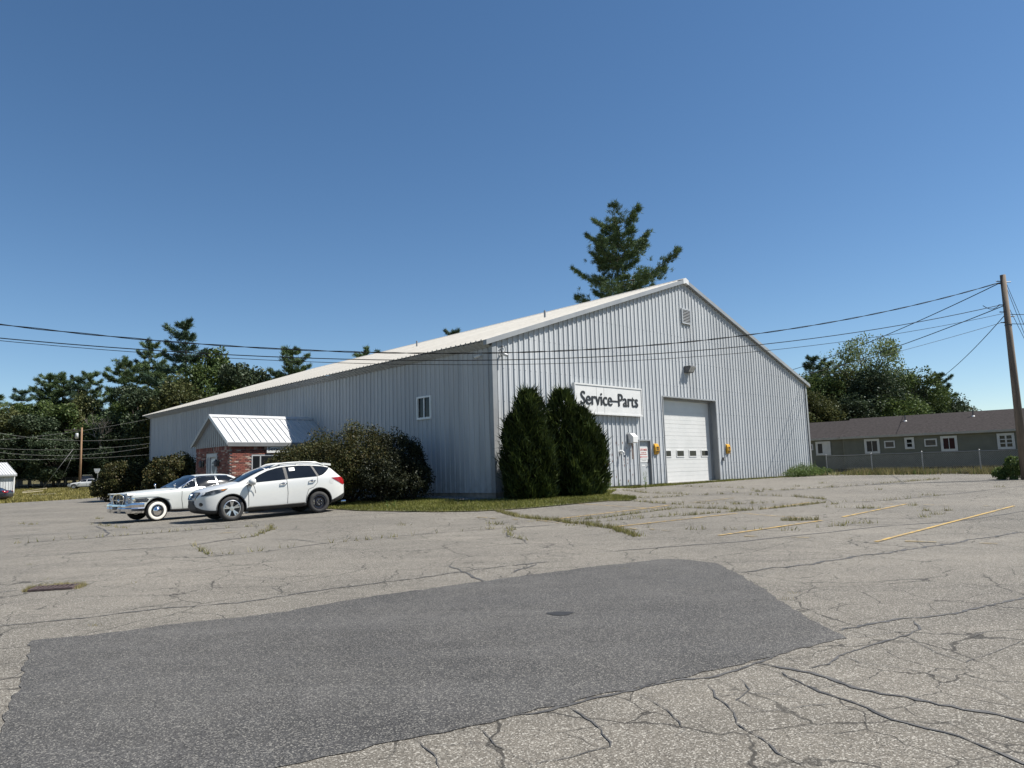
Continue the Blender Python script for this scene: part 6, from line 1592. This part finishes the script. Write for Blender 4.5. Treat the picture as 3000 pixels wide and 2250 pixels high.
# lone white pine behind the roof
tm, V, mt = pine_meshes(27.4, 5.3, 22, z0=.26, tuft=.44, bw=.055, nb=7, wh=1.4, per=24, dens=3.6, mat=F_PINE, gap=.14,
                        profile=lambda t: min(1.0, .20 + .80 * ((1 - t) * 20.3 / 7.0) ** .6) * (1.0 if t > .45 else .86))
place_tree('pine_tree', 'tall white pine rising alone behind the warehouse ridge', tm, crown_obj(V, mt), 11.2, 73.0, .92, .96, 4.1, 'pine trees')

PV = []
for sd, r_, m_ in ((31, 6.6, F_PINE), (32, 6.0, F_PINE2), (33, 6.2, F_PINE)):
    a, b, c = pine_meshes(24.0, r_, sd, z0=.08, tuft=.60, bw=.10, nb=6, wh=1.9, per=16, dens=2.8, mat=m_); PV.append((a, crown_obj(b, c)))
BV = []
for sd, m_ in ((41, F_DEC), (42, F_DEC2), (43, F_DEC3), (44, F_DEC)):
    a, b, c = broad_meshes(15.0, 5.6, sd, z0=.04, leaf=.40, n=16000, nclump=60, mat=m_); BV.append((a, crown_obj(b, c)))
rt = random.Random(5)
ordn = ['first', 'second', 'third', 'fourth', 'fifth', 'sixth', 'seventh', 'eighth', 'ninth', 'tenth', 'eleventh', 'twelfth', 'thirteenth', 'fourteenth', 'fifteenth', 'sixteenth', 'seventeenth', 'eighteenth']
def plan(px, D): return (px - 1507) / 2130.0 * D * .993 + .0, D
# pines of the left woods: (photo column, distance, height, spread, variant)
for i, (px, D, h, s, v) in enumerate(((-40, 150, 18, 1.1, 0), (50, 142, 18.5, .95, 1), (132, 148, 22.0, .95, 0), (170, 150, 22.8, 1.0, 2), (216, 146, 21.2, .9, 1), (258, 150, 22.4, .9, 0), (352, 140, 24.2, 1.15, 2), (421, 146, 27.6, .95, 0),
                                      (541, 138, 30.2, 1.35, 1), (470, 152, 23.0, 1.0, 0), (690, 160, 23.0, .9, 2), (856, 132, 23.3, 1.05, 0), (800, 150, 21.5, .9, 1), (1075, 120, 21.8, 1.0, 2), (1330, 118, 23.6, .8, 1))):
    x, y = plan(px, D)
    lb = {8: 'tallest layered white pine of the left woods, above the warehouse corner', 11: 'pine showing its top above the roof slope, left of the vent pipe', 13: 'pine tip just clearing the middle of the roof slope', 14: 'pine tip barely showing over the roof near the ridge'}.get(i, ordn[i] + ' pine from the left in the woods behind the field')
    place_tree('pine_tree', lb, PV[v][0], PV[v][1], x, y, s, h / 24.0, rt.uniform(0, 6.28), 'pine trees')
for i, (px, D, h, s, v) in enumerate(((-60, 135, 15, 1.1, 0), (20, 130, 14.5, 1.05, 1), (85, 128, 13.5, 1.0, 2), (120, 138, 16.5, 1.0, 0), (190, 134, 15.5, 1.1, 3), (235, 138, 17.5, 1.0, 1), (275, 142, 14.0, 1.0, 2), (340, 134, 15.5, 1.0, 0), (395, 130, 18.5, 1.05, 2),
                                      (450, 134, 18.0, 1.1, 3), (520, 128, 19.0, 1.15, 1), (585, 132, 22.0, 1.2, 0), (640, 140, 26.3, 1.25, 3), (700, 132, 22.5, 1.15, 2), (770, 138, 20.0, 1.1, 1), (155, 126, 9.0, .85, 2), (60, 138, 16.2, 1.0, 3), (330, 128, 9.5, .9, 2))):
    x, y = plan(px, D)
    place_tree('broadleaf_tree', {12: 'broad rounded tree standing highest right of the tallest pine', 15: 'low dark tree at the field edge near the transformer pole', 17: 'low dark tree beside the rounded bush and the cottage'}.get(i, ordn[i] + ' leafy tree from the left in the woods behind the field'), BV[v][0], BV[v][1], x, y, s, h / 15.0, rt.uniform(0, 6.28), 'leafy trees of the left woods')
# dead tree
def dead_tree(label, x, y, H, seed, spread=.5):
    rd = random.Random(seed); m = MB()
    def br(p, d, L, r, n):
        q = p + d * L; mid = p + d * L * .5 + Vector((rd.gauss(0, .06 * L), rd.gauss(0, .06 * L), 0))
        m.tube([p, mid, q], [r, r * .75, r * .5], 4, False)
        if n:
            for _ in range(3 if n > 1 else 4):
                nd = (d + Vector((rd.gauss(0, spread), rd.gauss(0, spread), rd.gauss(.1, .25)))).normalized(); br(p + d * L * rd.uniform(.45, 1.0), nd, L * rd.uniform(.5, .75), r * .5, n - 1)
    br(Vector((0, 0, -.3)), Vector((0, 0, 1)), H * .42, .16, 5)
    t = thing('dead_tree', label, 'tree', (x, y, zg(x, y)), 0); m.build('trunk', M_DEAD, t); return t
x, y = plan(305, 127); dead_tree('grey leafless tree with thin spreading branches in the left woods', x, y, 15.5, 3)
x, y = plan(2476, 92); dead_tree('bare twiggy treetop above the trees behind the low house', x, y, 13.6, 8, .35)

# trees behind the low house
a, b, c = broad_meshes(16.0, 6.0, 61, z0=.35, leaf=.30, n=5200, nclump=34, mat=F_LIGHT, flat=True, bark=M_BARK); LT = (a, crown_obj(b, c))
RB = []
for sd, m_ in ((51, F_DEC), (52, F_DEC3), (53, F_DEC2)):
    a, b, c = broad_meshes(12.0, 5.0, sd, z0=.03, leaf=.28, n=16000, nclump=64, mat=m_); RB.append((a, crown_obj(b, c)))
x, y = plan(2555, 88); place_tree('broadleaf_tree', 'tall pale flat-topped tree standing above the rest behind the low house', LT[0], LT[1], x, y, .80, 15.9 / 16, 1.0, 'leafy trees behind the low house')
for i, (px, D, h, s, v) in enumerate(((2350, 92, 11.5, 1.0, 0), (2420, 88, 11.9, .95, 0), (2488, 90, 12.4, 1.0, 2), (2590, 86, 12.2, .95, 1), (2640, 90, 12.8, .8, 1), (2690, 88, 12.0, .95, 0), (2745, 92, 10.2, .85, 1), (2790, 96, 8.6, .75, 2), (2815, 94, 7.4, .55, 1), (2380, 84, 9.0, .9, 2), (2530, 84, 8.5, .9, 1), (2630, 84, 8.5, .9, 0), (2720, 86, 7.5, .8, 1))):
    x, y = plan(px, D); place_tree('broadleaf_tree', ordn[i] + ' rounded leafy tree from the left behind the low house' if i < 9 else ordn[i - 9] + ' low tree from the left just over the house roof', RB[v][0], RB[v][1], x, y, s, h / 12.0, rt.uniform(0, 6.28), 'leafy trees behind the low house')
for px, D, h, s, lb in ((2402, 95, 14.2, .62, 'small dark conifer top left of the bare twigs behind the house'), (2445, 96, 13.6, .6, 'second small conifer top beside the bare twigs behind the house'), (2772, 92, 11.2, .55, 'thin conifer at the right end of the trees behind the house')):
    x, y = plan(px, D); place_tree('pine_tree', lb, PV[1][0], PV[1][1], x, y, s, h / 24.0, 1.0, 'pine trees')

# shrubs
def shrub(name, label, parts, leaf, n, mat, seed, group=None, shell=.30, cat='bush', stem=M_BARKD, aspect=.6):
    rng = np.random.default_rng(seed); rd = random.Random(seed)
    x0, y0 = parts[0][0], parts[0][1]; z0 = zg(x0, y0)
    t = thing(name, label, cat, (x0, y0, z0), 0, group)
    tot = sum(p[3] * p[3] + p[3] * p[4] for p in parts); Cs = []
    for (cx, cy, cz, r, h) in parts:
        m = int(n * (r * r + r * h) / tot)
        # uneven outline: many small lobes over the main form
        nl = 110; ld = rng.normal(size=(nl, 3)); ld[:, 2] = np.abs(ld[:, 2]) - .35; ld /= np.linalg.norm(ld, axis=1)[:, None]
        lr = rng.uniform(.12, .24, nl) * r
        lp = ld * np.array([r, r, h]) * rng.uniform(.78, .95, nl)[:, None]
        k = int(m * .72); idx = rng.integers(0, nl, k); d = rng.normal(size=(k, 3)); d /= np.linalg.norm(d, axis=1)[:, None]
        P1 = lp[idx] + d * (lr[idx] * rng.uniform(.5, 1.12, k))[:, None]
        k2 = m - k; d2_ = rng.normal(size=(k2, 3)); d2_ /= np.linalg.norm(d2_, axis=1)[:, None]; P2 = d2_ * np.array([r, r, h]) * rng.uniform(.45, .93, k2)[:, None]
        P = np.concatenate([P1, P2]) + np.array([cx - x0, cy - y0, cz]); Cs.append(P)
    C = np.concatenate(Cs); C = C[C[:, 2] > .03]
    o = mk('foliage', crown_obj(leaf_quads(C, leaf, rng, aspect, .1), mat, 'foliage'), t)
    m = MB()
    for (cx, cy, cz, r, h) in parts:
        for _ in range(9):
            a_ = rd.uniform(0, 6.28); q = rd.uniform(.3, .85)
            m.tube([(cx - x0 + .12 * math.cos(a_), cy - y0 + .12 * math.sin(a_), -.1), (cx - x0 + r * q * .5 * math.cos(a_), cy - y0 + r * q * .5 * math.sin(a_), cz * .6), (cx - x0 + r * q * math.cos(a_), cy - y0 + r * q * math.sin(a_), cz + h * .55)], [.04, .03, .01], 4, False)
    m.build('stem', stem, t)
    return t
GB = 'rounded bushes along the warehouse side'
shrub('round_bush', 'large bronze-tinged bush spreading in front of the entry building', [(-6.55, 28.6, 1.42, 2.1, 1.58), (-8.5, 28.4, 1.0, 1.25, 1.3), (-7.4, 27.7, 1.0, 1.6, 1.3)], .075, 80000, F_BUSH, 71, GB)
shrub('round_bush', 'dark green bush pressed against the right of the large bronze bush', [(-4.75, 28.75, 1.25, 1.3, 1.45), (-5.1, 27.9, .9, 1.3, 1.1), (-4.05, 28.3, .7, .9, 1.0)], .075, 42000, F_BUSHD, 72, GB)
shrub('round_bush', 'bronze-tinged bush left of the brick entry, above the vintage hood', [(-20.6, 44.4, 1.35, 1.75, 1.55)], .13, 19000, F_BUSH, 73, GB)
shrub('round_bush', 'smaller dark bush beside the brick entry wall', [(-18.2, 43.4, 1.1, 1.1, 1.5)], .13, 9500, F_BUSHD, 76, GB)
shrub('round_bush', 'rounded bush standing alone at the far end of the warehouse', [(-28.0, 52.0, 1.35, 1.55, 1.45), (-28.6, 51.6, .9, 1.2, .95)], .14, 17000, F_BUSH, 74, GB)
shrub('round_bush', 'deep shaded shrub between the far bush and the warehouse end', [(-25.9, 53.0, 1.5, 1.2, 1.5)], .14, 9000, F_BUSHD, 75, GB)

def arborvitae(label, x, y, tips, n, seed):
    rng = np.random.default_rng(seed); t = thing('arborvitae', label, 'evergreen', (x, y, zg(x, y)), 0, 'evergreens by the gable corner'); Vs = []
    tot = sum(r * h for _, _, r, h in tips)
    wd = MB()
    for (dx, dy, r, h) in tips:
        m = int(n * r * h / tot); t_ = rng.uniform(0.0, 1, m) ** 1.1
        prof = np.where(t_ < .35, .86 + .14 * (t_ / .35), np.sqrt(np.clip(1 - (np.clip(t_ - .35, 0, 1) / .66) ** 3.2, 0.002, 1)))
        an = rng.uniform(0, 2 * math.pi, m); lump = 1 + .20 * np.sin(an * 5 + t_ * 9) + .13 * np.sin(an * 3 - t_ * 14 + dx * 5) + .10 * np.sin(an * 9 + t_ * 31)
        rad_ = r * prof * lump * rng.uniform(.50, 1.06, m) ** .55
        C = np.stack([dx + rad_ * np.cos(an), dy + rad_ * np.sin(an), .05 + t_ * h], 1)
        D = np.stack([np.cos(an) * .55, np.sin(an) * .55, np.full(m, 1.0)], 1) + rng.normal(size=(m, 3)) * .38
        Vs.append(blades(C, D, rng.uniform(.10, .22, m) * np.where(rng.random(m) < .16, 2.2, 1.0), .06, rng))
        wd.tube([(dx * .6, dy * .6, -.1), (dx, dy, h * .5), (dx, dy, h * .92)], [.07, .05, .015], 6)
    wd.build('trunk', M_BARKD, t); mk('crown', crown_obj(np.concatenate(Vs), F_ARB), t)
arborvitae('left of the two tall dark evergreens at the gable corner', .58, 27.1, [(.0, 0, .60, 3.95), (-.50, .05, .48, 3.1), (.42, -.1, .48, 2.45), (-.25, -.35, .5, 2.2)], 32000, 81)
arborvitae('right of the two tall dark evergreens, beside the Service-Parts sign', 2.12, 28.2, [(-.18, 0, .62, 4.0), (.42, -.05, .60, 3.3), (.85, .05, .55, 2.6), (-.50, -.2, .50, 2.3), (.3, -.45, .6, 2.0)], 40000, 82)

# weeds with upright stems
def milkweed(label, x, y, h, seed, n=1):
    rd = random.Random(seed); rng = np.random.default_rng(seed); t = thing('weed_plant', label, 'weed', (x, y, zg(x, y)), 0, 'tall leafy weeds'); st = MB(); V = []
    for i in range(n):
        ox, oy = rd.gauss(0, .16 * (n > 1)), rd.gauss(0, .16 * (n > 1)); hh = h * rd.uniform(.7, 1.05); lx, ly = rd.gauss(0, .06), rd.gauss(0, .06)
        st = MB(); st.tube([(ox, oy, -.03), (ox + lx * .5, oy + ly * .5, hh * .5), (ox + lx, oy + ly, hh)], [.012, .010, .005], 4, False); st.build('stem', F_WEED, t)
        for k in range(int(hh / .055)):
            z = .08 + k * .055; q = z / hh; a_ = k * 2.4; L = .15 * (1.1 - .55 * q)
            c = np.array([ox + lx * q, oy + ly * q, z]); d = np.array([math.cos(a_), math.sin(a_), .45]); s_ = np.array([-math.sin(a_), math.cos(a_), 0]) * L * .22
            V.append([c, c + d * L * .5 + s_, c + d * L, c + d * L * .5 - s_])
    mk('leaves', crown_obj(np.array(V), F_WEED, 'leaves'), t)
for lb, u_, v_, h, n in (('tallest leafy weed at the edge of the stoop', 7.2, -1.7, .75, 2), ('small leafy weed growing against the gable siding', 6.45, -.3, .85, 2), ('short leafy weed between the stoop and the taller weed', 6.7, -1.0, .5, 2), ('single upright weed near the right wall corner', 26.2, -.9, 1.0, 3)):
    p = WP(u_, v_); milkweed(lb, p.x, p.y, h, int(u_ * 100), n)
milkweed('small weed sprouting in the lawn in front of the dark bush', -3.9, 24.6, .42, 9, 2)
shrub('weed_clump', 'bushy green weed clump at the foot of the right wall corner', [(*WP(24.6, -.9), .28, .95, .45), (*WP(25.9, -.8), .22, .8, .36), (*WP(23.4, -.9), .2, .7, .3), (*WP(27.2, -.9), .2, .7, .28)], .09, 6500, F_WEED, 91, None, cat='weeds', stem=F_WEED, aspect=.3)
shrub('weed_clump', 'tangle of green vine and weeds at the foot of the right pole', [(20.5, 30.2, .40, .33, .65), (20.2, 30.5, .2, .35, .3)], .08, 3800, F_WEED, 92, None, cat='weeds', stem=F_WEED, aspect=.5)

# ---- grass
def blade_field(name, label, P, h, wd, mat, seed, lean=.35, parent=None, kind='stuff'):
    rng = np.random.default_rng(seed); P = np.asarray(P); n = len(P); D = np.stack([rng.normal(size=n) * lean, rng.normal(size=n) * lean, np.ones(n)], 1)
    V = blades(P, D, h * rng.uniform(.45, 1.2, n), wd, rng); o = mk(name, crown_obj(V, mat, name), parent)
    return tag(o, label, 'grass' if parent is None else None, None, kind)
rg = np.random.default_rng(77)
def scatter(poly, n, zoff=0.0):
    xs = [p[0] for p in poly]; ys = [p[1] for p in poly]; out = []
    while len(out) < n:
        X = rg.uniform(min(xs), max(xs), n); Y = rg.uniform(min(ys), max(ys), n)
        for a_, b_ in zip(X, Y):
            if inside((a_, b_), poly): out.append((a_, b_, zg(a_, b_) + zoff))
            if len(out) >= n: break
    return out
lw_near = LAWN_EDGE + [tuple(WP(6.2, -1.0)), tuple(WP(.5, -.8)), tuple(WP(-1.2, .3)), tuple(WP(-1.4, 6.0)), (-6.8, 26.3)]
P = scatter(lw_near, 30000, .02)
blade_field('lawn_grass', 'mown green grass around the evergreens and bushes', P, .10, .022, F_GRASS, 1)
P = scatter([(-9.2, 29.6), (-13.5, 34.4), (-20, 41), (-25.5, 47.2), (-29.5, 53), (-31, 57), tuple(WP(-.4, 38)), tuple(WP(-.4, 17)), tuple(WP(-5.4, 17)), tuple(WP(-5.4, 11))], 9000, .02)
blade_field('lawn_grass', 'shaded grass strip along the warehouse side behind the cars', P, .14, .035, F_GRASS, 2)
P = scatter([(-60, 56.2), (-46, 56.2), (-39.6, 57), (-40.3, 64), (-42.5, 75), (-48, 100), (-58, 118), (-90, 122), (-80, 90)], 26000, -.03)
blade_field('field_grass', 'rough yellowing grass of the field on the left', P, .26, .10, F_FIELD, 3)
# grass in joints of the paving and round the drain
Pt = []
for dens, pts in GRASS_LINES:
    Q = [Vector(p) for p in pts]
    for a_, b_ in zip(Q[:-1], Q[1:]):
        L = (b_ - a_).length
        for _ in range(int(L * dens * 1.6)):
            q = a_.lerp(b_, rt.random()); q += Vector((rt.gauss(0, .045), rt.gauss(0, .045)))
            for _k in range(3): Pt.append((q.x + rt.gauss(0, .025), q.y + rt.gauss(0, .025), zg(q.x, q.y)))
for (x, y) in TUFTS:
    for _ in range(9 if y < 14 else 22): Pt.append((x + rt.gauss(0, .03 if y < 14 else .09), y + rt.gauss(0, .03 if y < 14 else .07), zg(x, y)))
Pn = [p for p in Pt if p[1] < 14]; Pt = [p for p in Pt if p[1] >= 14]
blade_field('crack_grass', 'small dry tufts in the cracks near the camera', Pn, .045, .005, F_DRY, 14, .6)
green = [p for i, p in enumerate(Pt) if i % 5 < 2]; dry = [p for i, p in enumerate(Pt) if i % 5 >= 2]
blade_field('crack_grass', 'green grass growing in the joints of the lot', green, .12, .014, F_GRASS, 4, .5)
blade_field('crack_grass', 'dry grass and seed stalks in the joints of the lot', dry, .14, .012, F_DRY, 5, .5)
Pd = []
for _ in range(900):
    a_ = rt.random(); s_ = rt.choice((0, 0, 1, 2, 3))
    lx, ly = ((rt.uniform(-.42, .42), rt.gauss(.30, .03)), (rt.gauss(.45, .035), rt.uniform(-.25, .3)), (rt.uniform(-.15, .15), rt.gauss(.36, .06)), (rt.gauss(-.44, .02), rt.uniform(-.2, .3)))[s_]
    c_, n_ = math.cos(rad(16)), math.sin(rad(16)); lx *= .72; ly *= .78; Pd.append((GX + lx * c_ - ly * n_, GY + lx * n_ + ly * c_, zg(GX, GY)))
blade_field('drain_grass', 'dry grass fringe around the storm drain grate', Pd, .075, .007, F_DRY, 6, .7)
# long dry grass before the chain-link fence and the old strip
FA, FB = Vector((19.75, 46.34)), Vector((28.2, 32.3)); nF = Vector((-.857, -.516)); Pf = []
for _ in range(9000):
    q = FA.lerp(FB, rt.random()); q += nF * (-.6 + abs(rt.gauss(0, .75)));
    if math.sin(q.x * 2.1) + math.sin(q.y * .9 + 1) + rt.gauss(0, .6) > -.5: Pf.append((q.x, q.y, zg(q.x, q.y) - .03))
blade_field('fence_grass', 'tall dry grass along the chain-link fence', Pf, .48, .035, F_DRY, 8, .25)
blade_field('fence_grass', 'green weeds mixed in along the chain-link fence', Pf[::4], .38, .05, F_WEED, 9, .35)
# strip of green at the foot of the gable wall
Pg = []
for _ in range(5200):
    u_ = rt.choice((rt.uniform(6.4, 11.4), rt.uniform(6.4, 27.5), rt.uniform(10, 17.5))); v_ = -.12 - abs(rt.gauss(0, .18)); p = WP(u_, v_); Pg.append((p.x, p.y, zg(p.x, p.y)))
blade_field('wall_grass', 'thin green grass along the foot of the gable wall', Pg, .13, .022, F_GRASS, 10, .4)
# green verge behind the fence
blade_field('yard_grass', 'short green grass in the yard of the low house', scatter([(20.6, 47.6), (28.8, 34), (38, 46), (27, 59)], 7000, -.02), .16, .06, F_GRASS, 12)
# loose gravel by the shaded wall
gm = MB()
for _ in range(900):
    v_ = rt.uniform(-.3, 8.8); u_ = -rt.uniform(.35, 1.15); p = WP(u_, v_); s_ = rt.uniform(.02, .045); z_ = zg(p.x, p.y) + .045
    gm.add([(p.x - s_, p.y, z_), (p.x, p.y - s_, z_), (p.x + s_, p.y, z_), (p.x, p.y + s_ * .8, z_), (p.x + rt.uniform(-.01, .01), p.y, z_ + s_)], [(0, 1, 4), (1, 2, 4), (2, 3, 4), (3, 0, 4)])
tag(gm.build('gravel', M_GRAVEL, lawn), kind='stuff')
